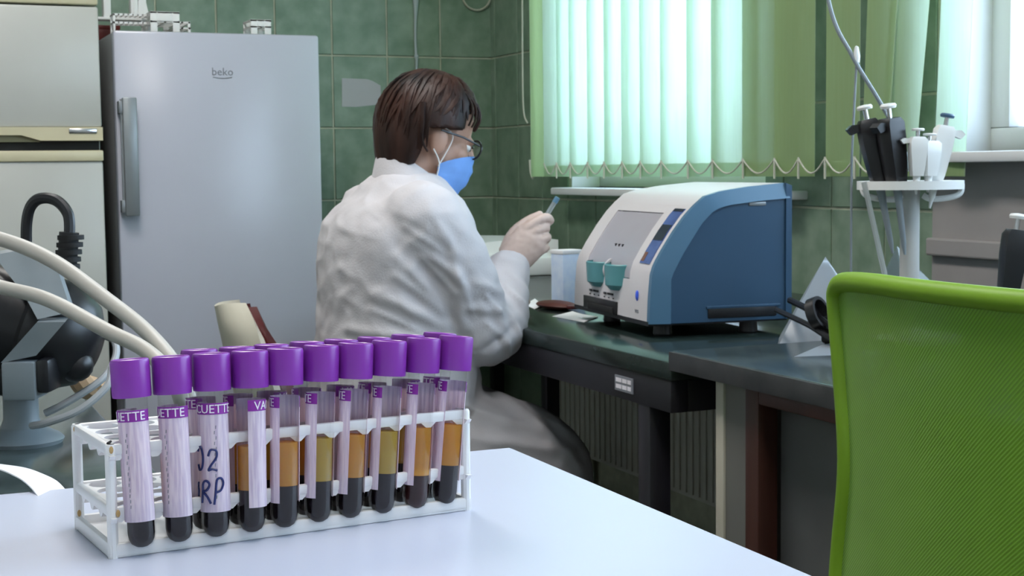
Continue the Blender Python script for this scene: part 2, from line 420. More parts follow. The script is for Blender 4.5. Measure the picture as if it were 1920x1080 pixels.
# ------------------------------------------------------------------ vertical blind
vb = empty('vertical_blind', (-.075, -1.3, 1.03), 0, 'pale green vertical fabric blind with beaded chain over the bright window', 'blind')
edges = [-.655, -.755, -.855, -.975, -1.085, -1.2, -1.31, -1.43, -1.575, -1.70, -1.845, -1.985, -2.085]
def slat(yc, wd, ang, zb=1.035, zt=2.12, curve=.006, lean=0, xo=0):
    g = []
    for i in range(9):
        z = zb+(zt-zb)*i/8; row = []
        for j in range(5):
            t = (j/4-.5); a = ang
            row.append((xo+t*wd*math.sin(a)+curve*(1-4*t*t)*math.cos(a), yc+1.3+t*wd*math.cos(a)-curve*(1-4*t*t)*math.sin(a)+lean*(z-zb), z-1.03))
        g.append(row)
    o = MB().sheet(g, .0012).build('slat', M['blind'], vb, .8)
    # weight pocket at the bottom
    p = MB(); c = (xo, yc+1.3, zb-1.03)
    q = []
    for j in (-.47, .47):
        q.append(Vector((xo+j*wd*math.sin(ang)+curve*(1-4*j*j), yc+1.3+j*wd*math.cos(ang), zb-1.03)))
    p.sheet([[q[0]+Vector((.002, 0, .001)), q[1]+Vector((.002, 0, .001))], [q[0]+Vector((.002, 0, .035)), q[1]+Vector((.002, 0, .035))]], .002)
    p.build('weight', M['blind'], o)
    return o
slat(-.60, .10, 1.25)
for i in range(12):
    a, b = edges[i], edges[i+1]
    slat((a+b)/2, abs(b-a)+.024, -.24 + .03*math.sin(i*2.1), curve=.003)
for yc, wd, ang, ln in ((-2.225, .10, -.2, 0), (-2.345, .09, -.1, -.05), (-2.375, .04, .5, -.09), (-2.425, .09, -.1, -.12), (-2.585, .085, -.1, -.05)):
    slat(yc, wd, ang, 1.035, 2.12, lean=ln)
ch = MB(); cy = [-.66]+edges[1:]+[-2.19, -2.30, -2.41]
for i in range(len(cy)-1):
    a, b = cy[i]+1.3, cy[i+1]+1.3
    ch.tube([(-.022, a+(b-a)*k/10, .047-.034*math.sin(PI*k/10)) for k in range(11)], .0022, 6)
    ch.tube([(-.022, b, .05), (-.022, b, .0)], .003, 6)
ch.build('chain', M['cordw'], vb)
MB().box((-.02, -1.3, 1.09), (.025, .75, 1.125), .004).build('headrail', M['frame_white'], vb)
MB().tube(spline([(-.02, .80, 1.1), (-.02, .80, .7), (-.02, .805, .35), (-.02, .80, .22), (-.02, .77, .18)]), .003, 6).build('pull_cord', M['cordw'], vb)
MB().tube([(-.02, .755, .06), (-.02, .75, .02), (-.02, .735, .0), (-.02, .72, .01)], .004, 6).build('cord_hook', M['cordw'], vb)

# radiator under the window
ra = empty('radiator', (-.06, -1.45, .16), 0, 'grey ribbed panel radiator under the window behind the desk legs', 'radiator')
MB().box((-.01, -.85, 0), (.04, .75, .50), .01).build('body', M['radiator'], ra)
rb = MB()
for k in range(46): rb.box((-.015, -.83+.035*k-.012, .015), (-.01, -.83+.035*k+.012, .485), .002)
o = rb.build('rib', M['radiator'], ra); o['kind'] = 'stuff'
MB().box((-.012, -.72, -.16), (.03, -.68, .0)).box((-.012, .6, -.16), (.03, .64, 0)).build('foot', M['radiator'], ra)
hp = tag(MB().tube([(-.16, -.25, .055), (-.16, -2.9, .055)], .035, 12).tube([(-.16, -1.02, .055), (-.16, -1.02, .1)], .03, 12).build('heating_pipe', M['black_matte']), 'black heating pipe running low along the wall under the radiator', 'pipe')

# ------------------------------------------------------------------ refrigerators
fr = empty('refrigerator', (-1.135, -.67, 0), 0, 'white single-door refrigerator with grey bar handle and tube racks on top', 'refrigerator')
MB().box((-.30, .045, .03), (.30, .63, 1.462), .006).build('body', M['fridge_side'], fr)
MB().box((-.28, .1, 0), (.28, .6, .03)).build('foot', M['black_matte'], fr)
dr = MB().box((-.30, 0, .04), (.30, .043, 1.465), .008).build('door', M['fridge'], fr)
MB().box((-.286, -.040, .94), (-.246, -.022, 1.275), .004).box((-.296, -.034, .95), (-.285, .002, .985), .002).box((-.296, -.034, 1.23), (-.285, .002, 1.265), .002).box((-.291, -.03, .95), (-.284, -.02, 1.27)).build('handle', M['handle_grey'], dr)
lg = text_mesh('beko', .032, .0008); lg.materials.append(M['print_grey'])
o = inst('lettering', lg, dr, (.008, -.0005, 1.352), (PI/2, 0, 0))
MB().tube([(-.02+.055*t/6, -.0005, 1.337-.003*math.sin(PI*t/6)) for t in range(7)], .0012, 6).build('underline', M['print_grey'], dr)

bf = empty('refrigerator', (-1.80, -.75, 0), 0, 'aged cream two-door refrigerator cut by the left edge of the view', 'refrigerator')
MB().box((-.31, .045, .03), (.315, .63, 1.60), .006).build('body', M['beige'], bf)
MB().box((-.29, .1, 0), (.29, .6, .03)).build('foot', M['black_matte'], bf)
ud = MB().box((-.31, 0, 1.19), (.315, .043, 1.52), .006).build('door', M['beige'], bf)
g = MB().prism([(-.31, 1.19), (-.31, 1.168), (.10, 1.168), (.15, 1.153), (.316, 1.153), (.316, 1.19)], -.006, .043); g.build('trim', M['cream'], ud, .3)
MB().prism([(-.31, 1.168), (-.31, 1.150), (.15, 1.150), (.10, 1.168)], .012, .04).build('handle', M['cream_dark'], ud, .3)
MB().box((.225, -.009, 1.172), (.30, -.005, 1.186), .002).build('badge', M['chrome'], ud)
ld = MB().box((-.31, 0, .06), (.315, .043, 1.096), .006).build('door', M['beige'], bf)
MB().box((-.31, -.006, 1.096), (.316, .043, 1.126), .004).build('trim', M['cream'], ld)
MB().box((-.31, .03, 1.126), (.31, .044, 1.152)).build('gap_strip', M['black_matte'], bf)
MB().box((-.31, -.004, 1.524), (.315, .043, 1.60), .006).build('control_panel', M['cream'], bf)

# racks and bits on top of the white refrigerator
def top_rack(loc, rz, L, D, H, label, cols, hole=False):
    rt = empty('tube_rack', loc, rz, label, 'tube rack', 'spare tube racks on the refrigerator')
    if hole:
        for sx in (-L/2, L/2-.006):
            b = MB(); b.box((sx, -D/2, 0), (sx+.006, -D/2+.02, H), .001).box((sx, D/2-.02, 0), (sx+.006, D/2, H), .001).box((sx, -D/2+.02, H*.55), (sx+.006, D/2-.02, H), .001)
            b.build('end_panel', M['white_matte'], rt)
    else:
        b = MB()
        for sx in (-L/2, L/2-.006):
            b.box((sx, -D/2, 0), (sx+.006, -D/2+.008, H), .001).box((sx, D/2-.008, 0), (sx+.006, D/2, H), .001)
        b.build('post', M['white_matte'], rt)
    for z in (H*.52, H-.006):
        b = MB().box((-L/2, -D/2, z), (L/2, -D/2+.005, z+.006)).box((-L/2, D/2-.005, z), (L/2, D/2, z+.006))
        for k in range(cols+1):
            x = -L/2+(L-.004)*k/cols; b.box((x, -D/2, z+.001), (x+.004, D/2, z+.005))
        b.box((-L/2, -.003, z+.001), (L/2, .003, z+.005)); b.build('grid', M['white_matte'], rt)
    MB().box((-L/2, -D/2, 0), (L/2, D/2, .004)).build('base', M['white_matte'], rt)
    return rt
top_rack((-1.355, -.50, 1.465), 0, .115, .06, .062, 'long white tube rack at the left end of the refrigerator top', 8)
top_rack((-1.268, -.48, 1.465), PI/2, .16, .085, .068, 'white tube rack with a square cut-out in its end panel', 8, True)
top_rack((-1.205, -.42, 1.465), PI/2, .14, .05, .048, 'low white tube rack just right of the square cut-out rack', 7)
top_rack((-.985, -.52, 1.465), PI/2, .10, .062, .052, 'small white tube rack alone at the right of the refrigerator top', 5, True)
ws = empty('plastic_stand', (-1.36, -.38, 1.465), 0, 'white plastic stand with arched legs behind the long tube rack', 'stand')
MB().box((-.09, -.03, .055), (.09, .03, .063), .002).build('shelf', M['white_matte'], ws)
for x in (-.06, .02): MB().box((x, -.02, .063), (x+.022, .02, .16), .003).build('post', M['white_matte'], ws)
MB().prism([(.04, .063), (.09, .063), (.072, .08), (.066, .11), (.066, .16), (.046, .16)], -.02, .02).build('post', M['white_matte'], ws)
MB().box((-.088, -.028, 0), (-.08, .028, .055)).box((.08, -.028, 0), (.088, .028, .055)).build('leg', M['white_matte'], ws)
rbx = empty('red_box', (-1.40, -.14, 1.462), 0, 'dark red box at the back left corner on the refrigerator', 'box')
MB().box((-.035, -.10, 0), (.05, .10, .055), .004).build('carton', M['red'], rbx)
MB().box((-.037, -.102, .045), (.052, .102, .058), .003).build('lid', M['red'], rbx)

# torn note, cord, cable loop on the back wall
pts = [(-.565, 1.382), (-.475, 1.380), (-.455, 1.374), (-.425, 1.358), (-.424, 1.293), (-.515, 1.283), (-.567, 1.284)]
tag(MB().prism(pts, -.0065, -.0050).build('paper_note', M['note'], None, .3), 'torn grey paper note stuck to the green tiles', 'note')
cw = MB(); zz = [2.89, 1.66, 1.645, 1.60, 1.56, 1.52, 1.47, 1.46, 1.45, 1.40, 1.3]; rr = [.008, .011, .009, .005, .0045, .0045, .005, .009, .005, .0045, .003]
cw.tube([(-.293+.002*math.sin(i), -.012, z) for i, z in enumerate(zz)], rr, 8)
tag(cw.build('hanging_cord', mat('pale_cord', (.42, .50, .50), .6)), 'pale knotted cord hanging down the tiled wall above the person', 'cord')
tag(MB().tube([(-.06+.055*math.cos(a), -.012, 1.685+.055*math.sin(a)) for a in [PI+PI*k/14 for k in range(15)]], .004, 8).build('cable_loop', M['grout']), 'grey cable looping down at the top of the wall corner', 'cable')

# ------------------------------------------------------------------ dark desk
dk = empty('desk', (-.46, -1.52, 0), 0, 'long dark green desk on black steel legs along the window wall', 'desk')
MB().box((-.465, -1.43, .72), (.45, .37, .75), .004).build('worktop', M['desk'], dk)
MB().box((-.462, -1.425, .668), (-.43, .36, .72), .002).build('rail', M['steel_black'], dk)
MB().box((-.43, -1.425, .668), (.43, -1.39, .72), .002).build('rail', M['steel_black'], dk)
MB().box((-.43, .33, .668), (.43, .365, .72), .002).build('rail', M['steel_black'], dk)
for x, y in ((-.44, -1.33), (-.44, .32), (.13, -1.33), (.13, .32)):
    MB().box((x-.02, y-.02, 0), (x+.02, y+.02, .668), .002).build('leg', M['steel_black'], dk)
st = MB().box((-.4645, -1.30, .682), (-.4625, -1.235, .708)).build('sticker', M['print_grey'], dk)
for z0 in (.686, .697):
    for y0, ln in ((-1.294, .012), (-1.279, .016), (-1.260, .020)): MB().box((-.4650, y0, z0), (-.4644, y0+ln, z0+.007)).build('print_mark', M['label_white'], st)
fbn = empty('bench', (-.31, -.66, 0), 0, 'dark bench in the room corner carrying the white printer', 'bench')
MB().box((-.30, -.48, .72), (.29, .55, .75), .004).build('worktop', M['desk'], fbn)
for x, y in ((-.27, -.45), (-.27, .5), (.02, -.45), (.25, .5)):
    MB().box((x-.02, y-.02, 0), (x+.02, y+.02, .72), .002).build('leg', M['steel_black'], fbn)
# ------------------------------------------------------------------ marble counter with cabinet
mc = empty('counter', (-.46, -3.9, 0), 0, 'dark green marble counter with stone edge behind the green chair', 'counter')
MB().box((-.462, -.95, .742), (.445, .953, .7695), .003).build('slab', M['marble'], mc)
MB().box((-.466, -.95, .738), (-.462, .955, .768), .001).build('edge', M['marble_edge'], mc)
MB().box((-.44, .832, 0), (-.40, .855, .738), .002).build('edge_band', M['cream_edge'], mc)
MB().box((-.40, .834, 0), (.43, .853, .738)).build('side_panel', M['grey_panel'], mc)
MB().box((-.436, .771, .0), (-.415, .831, .738)).build('door', M['grey_panel'], mc)
MB().box((-.440, .735, 0), (-.405, .771, .738), .003).build('post', M['brown'], mc)
MB().box((-.440, -.9, .712), (-.41, .735, .738), .003).build('rail', M['brown'], mc)
MB().box((-.40, -.9, 0), (-.38, .735, .712)).build('back_panel', mat('dark_grey_panel', (.10, .10, .098), .6, noise_amt=.08), mc)

# ------------------------------------------------------------------ analyser on the desk
an = empty('blood_analyser', (-.797, -2.64, .75), math.radians(-6), 'white and blue bench analyser with sloping front on the dark desk', 'analyser')
ZB = .027
OUT = [(0, 0), (.002, .047), (.006, .09), (.012, .108), (.027, .133), (.05, .167), (.072, .195), (.09, .213), (.111, .230), (.143, .239), (.197, .246), (.272, .252), (.282, .245), (.282, 0)]
INS = [(.040, .004), (.041, .084), (.063, .124), (.101, .180), (.127, .205), (.154, .213), (.219, .220), (.280, .224), (.280, .004)]
SP = lambda z: float(np.interp(z, [p[1] for p in OUT[:8]], [p[0] for p in OUT[:8]]))
def shift(poly, dz=ZB, ds=0): return [(s+ds, z+dz) for s, z in poly]
# white shell strips around the window: (w0,w1, from profile z0 to z1)
WD = .395
def strip(mb, w0, w1, z0, z1, th=.006, off=0):
    zs = [z0]+[z for _, z in OUT[:8] if z0 < z < z1]+[z1]
    a = [(SP(z)-off, z+ZB) for z in zs]; b = [(SP(z)+th, z+ZB) for z in reversed(zs)]
    mb.prism(a+b, w0, w1)
sh = MB()
strip(sh, .006, .10, 0, .213); strip(sh, .335, WD, 0, .213); strip(sh, .10, .335, 0, .075); strip(sh, .10, .335, .198, .213)
topz = [(.09, .213), (.111, .230), (.143, .239), (.197, .246), (.272, .252), (.276, .246), (.197, .239), (.143, .232), (.115, .223), (.096, .209)]
sh.prism(shift(topz), .006, WD)
sh.prism(shift([(0.0, 0), (.012, .108), (.09, .213), (.143, .239), (.275, .25), (.275, 0)]), WD-.006, WD)
sh.build('front_shell', M['dev_white'], an, .5)
CHP = shift([(.004, .06), (.012, .10), (.027, .127), (.05, .161), (.085, .20), (.126, .20), (.126, .06)])
MB().prism(shift([(.01, .0), (.015, .10), (.275, .10), (.275, 0)]), .10, .33).build('chassis', M['dev_grey'], an)
MB().box((.12, .10, ZB+.08), (.126, .335, ZB+.20)).prism(CHP, .329, .335).prism(CHP, .10, .106).build('chamber', M['dev_white'], an)
for wc in (.265, .165):
    Mx = Matrix.Translation((.065, wc, ZB+.098)) @ Matrix.Rotation(PI/2, 4, 'X')
    MB().lathe([(0, -.038), (.036, -.038), (.040, -.03), (.040, .03), (.036, .038), (0, .038)], 22, Mx).build('rotor', M['teal'], an)
    b = MB().lathe([(0, .050), (.036, .050), (.045, .060), (.047, .098), (.045, .100), (.040, .064), (0, .062)], 24, Matrix.Translation((.030, wc+.004, ZB))); b.build('rotor_cover', M['teal'], an)
b = MB(); b.lathe([(.020, -.004), (.024, -.004), (.024, .004), (.020, .004), (.020, -.004)], 18, Matrix.Translation((.02, .215, ZB+.085)) @ Matrix.Rotation(PI/2, 4, 'X')); b.build('divider', M['dev_white'], an)
pn = MB(); strip(pn, .102, .333, .077, .196, .002, -.001); pn.build('window_pane', clear_mat('analyser_window', (.92, .93, .95), .04, .1, (.86, .83, .88), .6), an)
MB().box((.012, .108, ZB+.086), (.07, .328, ZB+.101), .004).build('rotor_rim', M['teal'], an)
for k in range(3): MB().box((SP(.134)-.001, .19+.018*k, ZB+.131), (SP(.134)+.004, .195+.018*k, ZB+.136)).build('button', M['ink'], an)
sc = MB(); strip(sc, .018, .066, .108, .207, .003, .0015); scr = sc.build('screen', M['screen_blue'], an)
for z0, z1, mm in ((.112, .128, 'screen_orange'), (.150, .178, 'screen_dark'), (.202, .207, 'screen_dark')):
    q = MB(); strip(q, .020 if mm != 'screen_orange' else .05, .064, z0, z1, .003, .0022); q.build('screen_area', M[mm], scr)
MB().box((-.003, .152, ZB+.002), (.01, .333, ZB+.028), .001).build('tray_slot', M['black'], an)
MB().box((-.006, .165, ZB+.003), (-.002, .30, ZB+.016), .001).build('tray', M['black_matte'], an)
for i, wc in enumerate((.245, .165)):
    for k, (o0, ln) in enumerate(((0, .013), (.020, .010), (.034, .016))): MB().box((-.0006, wc+.060-o0-ln, ZB+.0385), (.001, wc+.060-o0, ZB+.0425)).build('print_mark', M['ink'], an)
    for k in range(3): MB().box((-.0005, wc+.055-.024*k, ZB+.032), (.001, wc+.059-.024*k, ZB+.034)).build('mark', M['ink'], an)
MB().sphere((.0015, .055, ZB+.048), (.003, .006, .010), 12, 8).build('drop_logo', M['led'], an)
t = text_mesh('ves', .014, .0006); t.materials.append(M['print_grey']); inst('lettering', t, an, (.0003, .055, ZB+.02), (PI/2, 0, -PI/2))
# blue side frame and inset panel (near side), far side and back
sf = MB(); inner = INS
ring_out = shift(OUT); ring_in = shift([(.040, .0)]+INS[1:8]+[(.280, .0)])
# frame: outer profile minus inset -> quads between matched samples
def resamp(poly, n):
    P = [Vector(p) for p in poly]; L = [0]
    for i in range(len(P)-1): L.append(L[-1]+(P[i+1]-P[i]).length)
    return [tuple(Vector((np.interp(t*L[-1], L, [p[0] for p in P]), np.interp(t*L[-1], L, [p[1] for p in P])))) for t in np.linspace(0, 1, n)]
A = resamp(shift(OUT[:12]), 30); B = resamp(shift([(.040, 0)]+INS[1:8]), 30)
rings = []
for i in range(30):
    a, b = A[i], B[i]
    rings.append([(a[0], .006, a[1]), (a[0]+.001, -.004, a[1]), (b[0], -.012, b[1]), (b[0], .006, b[1])])
sf.loft(rings)
sf.build('side_frame', M['blue_frame'], an, .5)
MB().prism(shift([(.040, 0)]+INS[1:8]+[(.280, 0)]), -.007, .006).build('side_panel', M['blue_side'], an, .4)
MB().prism(shift([(.272, .0), (.272, .252), (.284, .247), (.284, 0)]), -.011, WD).build('back_panel', M['blue_side'], an)
MB().box((.0, 0, ZB-.004), (.28, WD, ZB+.004)).build('base', M['black'], an)
MB().box((.115, -.0095, ZB+.006), (.255, -.004, ZB+.026), .003).build('side_slot', M['black'], an)
MB().box((.112, -.010, ZB+.024), (.262, -.006, ZB+.029), .001).build('slot_lip', M['blue_side'], an)
MB().box((.198, -.009, ZB+.211), (.232, -.006, ZB+.218), .001).build('badge', M['handle_grey'], an)
for x, y in ((.05, .31), (.215, .03), (.05, .05), (.215, .34)):
    MB().lathe([(.016, 0), (.018, .003), (.016, .024), (.016, ZB)], 14, Matrix.Translation((x, y, 0))).build('foot', M['black'], an)

# carton, papers, printer on the desk
ct = empty('carton', (-.628, -1.945, .75), math.radians(8), 'pale blue and white carton standing left of the analyser', 'carton')
MB().box((-.028, -.025, 0), (.028, .025, .120), .002).build('box', M['paper_blue'], ct)
MB().box((-.029, -.026, .116), (.029, .026, .126), .002).build('lid', M['paper'], ct)
def paper(name, quad, label, m, z=.7507, cat='paper', n=6, curl=.004):
    g = []
    for i in range(n):
        row = []
        for j in range(n):
            u, v = i/(n-1), j/(n-1); p = [quad[0][k]*(1-u)*(1-v)+quad[1][k]*u*(1-v)+quad[2][k]*u*v+quad[3][k]*(1-u)*v for k in (0, 1)]
            row.append((p[0], p[1], z+curl*(u-.5)**2*4*v))
        g.append(row)
    return tag(MB().sheet(g, .0006).build(name, m), label, cat)
paper('paper_slip', [(-.717, -1.903), (-.742, -2.015), (-.681, -1.955), (-.651, -1.814)], 'small white paper slip lying by the sleeve on the desk', M['paper'])
paper('paper_sheet', [(-.777, -2.182), (-.771, -2.323), (-.702, -2.251), (-.700, -2.122)], 'white folded paper lying in front of the analyser', M['paper'], curl=.002)
pt = empty('red_pouch', (-.70, -2.04, .75), .1, 'dark red flat pouch between two papers on the desk', 'pouch')
MB().sphere((0, 0, .010), (.035, .07, .010), 18, 8).build('body', M['red_brown'], pt)
MB().box((-.012, -.08, .006), (.012, -.06, .014), .003).build('flap', M['maroon'], pt)
pr = empty('printer', (-.36, -.80, .75), math.radians(-4), 'low white desktop printer on the corner bench behind the gloved hand', 'printer')
MB().box((-.17, -.28, 0), (.2, .22, .055), .01).build('body', M['white_matte'], pr)
MB().prism([(-.11, .055), (-.10, .085), (.05, .10), (.2, .095), (.2, .055)], -.10, .22).build('lid', M['white'], pr, .5)
MB().box((-.172, -.27, .016), (-.165, .21, .022)).build('slot', M['black'], pr)
MB().box((-.12, .02, .070), (-.105, .12, .082), .002).build('control_block', M['ink'], pr)
MB().box((-.27, -.20, .004), (-.17, .18, .012), .003).build('tray', M['white_matte'], pr)

# cables, adapter, bags behind the analyser on the counter
ad = empty('power_adapter', (-.625, -2.995, .7695), .5, 'black power adapter with coiled leads beside the analyser', 'adapter')
MB().box((-.028, -.03, 0), (.028, .03, .045), .006).build('body', M['black'], ad)
MB().tube(spline([(.06, .13, .06), (.0, .06, .05), (-.045, .0, .03), (-.06, -.07, .015), (-.05, -.14, .004)]), .006, 8).build('lead', M['black'], ad)
MB().tube(spline([(.03, .14, .045), (-.03, .05, .03), (-.07, -.02, .012), (-.08, -.10, .005), (-.02, -.16, .004)]), .005, 8).build('lead', M['black'], ad)
MB().lathe([(.022, -.008), (.028, -.008), (.028, .008), (.022, .008), (.022, -.008)], 18, Matrix.Translation((-.035, .03, .05)) @ Matrix.Rotation(1.2, 4, 'X')).build('lead', M['black'], ad)
tag(MB().box((-.575, -3.01, .77), (-.535, -2.96, .805), .008).build('tan_pad', M['tan'], None), 'small tan pad lying among the black leads', 'pad')
def tent(name, base, apex, label, m, group=None):
    g = []
    n = 9
    B = [Vector(p) for p in base]; A = Vector(apex)
    for i in range(n):
        t = i/(n-1); row = []
        for k in range(25):
            u = k/24*4; a = B[int(u) % 4]; b = B[(int(u)+1) % 4]; p = a.lerp(b, u-int(u))
            q = p.lerp(A, t); q += Vector((1, 1, 0))*.006*noise.noise((q*22))*(1-t)
            row.append(q)
        g.append(row)
    return tag(MB().sheet(g, .0008).build(name, m, None, 1.2), label, 'bag', group)
tent('plastic_bag', [(-.56, -2.71, .751), (-.665, -2.86, .751), (-.50, -2.94, .751), (-.40, -2.76, .751)], (-.543, -2.825, .90), 'clear plastic bag peaked like a tent behind the analyser', M['bag'])
tent('plastic_bag', [(-.40, -2.72, .751), (-.43, -2.935, .751), (-.28, -2.935, .751), (-.27, -2.72, .751)], (-.40, -2.84, .915), 'thin clear bag slumped on the desk below the pipette stand', M['bag2'])
paper('plastic_sheet', [(-.67, -3.0), (-.80, -3.11), (-.74, -3.21), (-.60, -3.08)], 'clear film lying on the marble beside the green chair', M['bag'], .7705, 'film', 7, .012)

# ------------------------------------------------------------------ pipette stand
PB = Vector((-.507, -3.01, .7695))
ps = empty('pipette_stand', PB, -YAW, 'white carousel stand holding pipettes on the marble counter', 'stand')
MB().lathe([(.0, 0), (.085, 0), (.085, .008), (.03, .016), (.018, .022), (0, .022)], 28).build('base', M['white'], ps)
MB().lathe([(.0165, .02), (.0155, .24), (.017, .262), (0, .262)], 18).build('pole', mat('stand_grey_white', (.50, .50, .48), .4), ps)
MB().lathe([(.070, .250), (.086, .250), (.086, .264), (.070, .264), (.070, .250)], 32).box((-.08, -.008, .25), (.08, .008, .264), .002).box((-.008, -.08, .25), (.008, .08, .264), .002).build('ring', M['white'], ps)
for sx in (-1, 1):
    MB().tube(spline([(sx*.082, -.01, .258), (sx*.078, -.014, .243), (sx*.06, -.016, .236), (sx*.03, -.016, .234), (sx*.018, -.012, .24)]), .005, 8).build('hook', M['white'], ps)
def pipette(loc, tilt, az, label, body, btn, Ls=.115):
    p = empty('pipette', loc, 0, label, 'pipette', 'pipettes on the counter'); p.rotation_euler = (0, tilt, az)
    MB().loft([[(a*sx, b*sy, z) for sx, sy in ((-.8, -1), (0, -1.1), (.8, -1), (1, 0), (.8, 1), (0, 1.1), (-.8, 1), (-1, 0))] for z, a, b in ((0, .013, .012), (.02, .016, .014), (.07, .020, .016), (.10, .020, .016), (.108, .014, .013))]).build('body', body, p, .9)
    MB().prism([(-.03, .088), (-.012, .092), (-.012, .102), (-.028, .104), (-.036, .098)], -.009, .009).build('finger_rest', body, p, .4)
    MB().tube([(0, 0, .106), (0, 0, .126)], .004, 10).build('plunger', M['chrome'], p)
    MB().lathe([(0, .124), (.012, .124), (.013, .128), (.011, .131), (0, .132)], 16).build('button', btn, p)
    MB().lathe([(.008, .0), (.006, -.03), (.0045, -Ls+.02), (.002, -Ls), (0, -Ls)], 12).build('shaft', M['grey_cast'] if body is M['black'] else M['white'], p)
    MB().box((-.0165, -.006, .055), (-.0125, .006, .085), .001).build('display', M['handle_grey'], p)
    return p
W_ = lambda r, u, dd: PB + CR*r + Vector((0, 0, u)) + Vector((_F.x, _F.y, 0)).normalized()*dd
pipette(W_(-.058, .258, -.03), -.2, -YAW, 'black pipette leaning leftmost on the white stand', M['black'], M['white'])
pipette(W_(-.036, .258, -.055), -.16, -YAW+.5, 'black pipette second from left on the white stand', M['black'], M['white'])
wp = pipette(W_(-.010, .272, -.075), .02, -YAW, 'slim white pipette at the middle of the stand', M['white'], M['white'], .05); wp.scale = (.8, .8, .58)
wp2 = pipette(W_(.010, .272, -.07), .03, -YAW+.4, 'short white pipette beside the middle one on the stand', M['white'], M['white'], .05); wp2.scale = (.85, .85, .52)
wp3 = pipette(W_(.026, .262, -.05), -.18, -YAW+PI, 'white pipette with blue button leaning right on the stand', M['white'], mat('blue_button', (.06, .12, .2), .4), .05); wp3.scale = (.9, .9, .85)
pipette(Vector((-.535, -3.272, .855)), -.12, -YAW+PI, 'single black pipette upright at the right edge of the view', M['black'], M['white'], .085)
# rods and hose by the stand
gr = MB(); gr.tube([W_(-.09, .30, .03), W_(-.083, .46, .03)], .002, 8)
g_ = tag(gr.build('glass_rod', M['grey_cast']), 'thin dark rod with white tip standing left of the pipettes', 'rod')
MB().lathe([(0, .0), (.005, .004), (.006, .015), (.003, .03), (0, .032)], 12, Matrix.Translation(W_(-.083, .455, .03))).build('tip', M['white'], g_)
MB().tube([W_(-.09, .30, .03), W_(-.09, .0, .03)], .002, 8).build('lower_rod', M['grey_cast'], g_)
tag(MB().tube([W_(-.088, .262, -.05), W_(-.055, .12, -.05), W_(-.03, .004, -.05)], .0045, 8).build('clear_tube', clear_mat('clear_hose', (.9, .92, .9), .1, .1, (.6, .62, .6), .6)), 'thin clear plastic tube leaning below the stand ring', 'tube')
tag(MB().tube(spline([W_(-.2, 2.13, .2), W_(-.19, 1.3, .15), W_(-.15, .78, .08), W_(-.125, .56, .05), W_(-.09, .47, .03), W_(-.05, .40, .02), W_(-.01, .33, .02), W_(.0, .28, .01)]), .0035, 8).build('suction_hose', M['grey_cast']), 'grey suction hose curving down to the pipette stand', 'hose')

# ------------------------------------------------------------------ left counter and mixer
lc = empty('side_counter', (-2.5, -3.55, 0), 0, 'dark stone counter behind the white table on the left', 'counter')
MB().box((-.9, -.50, .765), (.64, .60, .80), .003).build('slab', M['marble'], lc)
MB().box((-.85, -.45, 0), (.55, .55, .765)).build('cabinet', M['grey_panel'], lc)
mx = empty('vacuum_pump', (-1.955, -3.50, .80), -YAW, 'black and grey motor unit on a flared grey pedestal', 'motor')
MB().lathe([(0, 0), (.038, 0), (.040, .004), (.036, .008), (.020, .016), (.0168, .024), (.0165, .062), (.02, .066), (0, .066)], 28).build('pedestal', M['grey_cast'], mx)
AX = Matrix.Rotation(math.radians(18), 4, 'Y') @ Matrix.Rotation(PI/2, 4, 'Y')
Mm = Matrix.Translation((-.005, 0, .118)) @ AX
MB().lathe([(0, -.14), (.045, -.14), (.052, -.13), (.052, -.06), (.056, -.055), (.056, -.035), (.050, -.03), (.050, .02), (.055, .025), (.055, .045), (.048, .06), (.040, .075), (.022, .085), (0, .086)], 36, Mm).build('motor_body', M['black'], mx)
MB().box((-.07, -.03, .05), (.03, .03, .09), .006).build('mount', M['black'], mx)
def slab(name, pts, yf, th):
    v = [(x, yf(z), z) for x, z in pts]+[(x, yf(z)+th, z+.003) for x, z in pts]; n = len(pts)
    MB().add(v, [tuple(range(n)), tuple(range(2*n-1, n-1, -1))]+[(k, k+n, (k+1) % n+n, (k+1) % n) for k in range(n)]).build(name, M['grey_cast'], mx, .4)
slab('top_plate', [(-.017, .184), (.006, .188), (.044, .176), (.070, .133), (.040, .127), (.022, .148)], lambda z: -.066+(z-.125)*.95, .008)
slab('bracket', [(.040, .1245), (.066, .1245), (.038, .0935), (.005, .087)], lambda z: -.066, .012)
MB().box((.006, -.070, .052), (.0375, -.03, .088), .003).build('bracket_foot', M['grey_cast'], mx)
MB().box((.037, -.068, .058), (.050, -.03, .090), .004).build('terminal_block', M['black'], mx)
MB().tube([(.052, -.01, .165), (.056, -.01, .205)], .0095, 12).build('cable_gland', M['black'], mx)
gl = MB()
for k in range(5): gl.lathe([(.006, -.0022), (.0125, -.0022), (.0125, .0022), (.006, .0022)], 14, Matrix.Translation((.0525+.0012*k, -.01, .172+.007*k)))
gl.build('gland_rib', M['black_matte'], mx)
MB().tube(spline([(.056, -.01, .20), (.054, -.005, .222), (.040, 0, .236), (.02, .005, .235), (.01, .008, .215), (.008, .01, .165)]), .0055, 10).build('power_cord', M['black'], mx)
MB().sphere((.06, -.02, .078), (.018, .015, .016), 14, 8).build('terminal_knob', M['black'], mx)
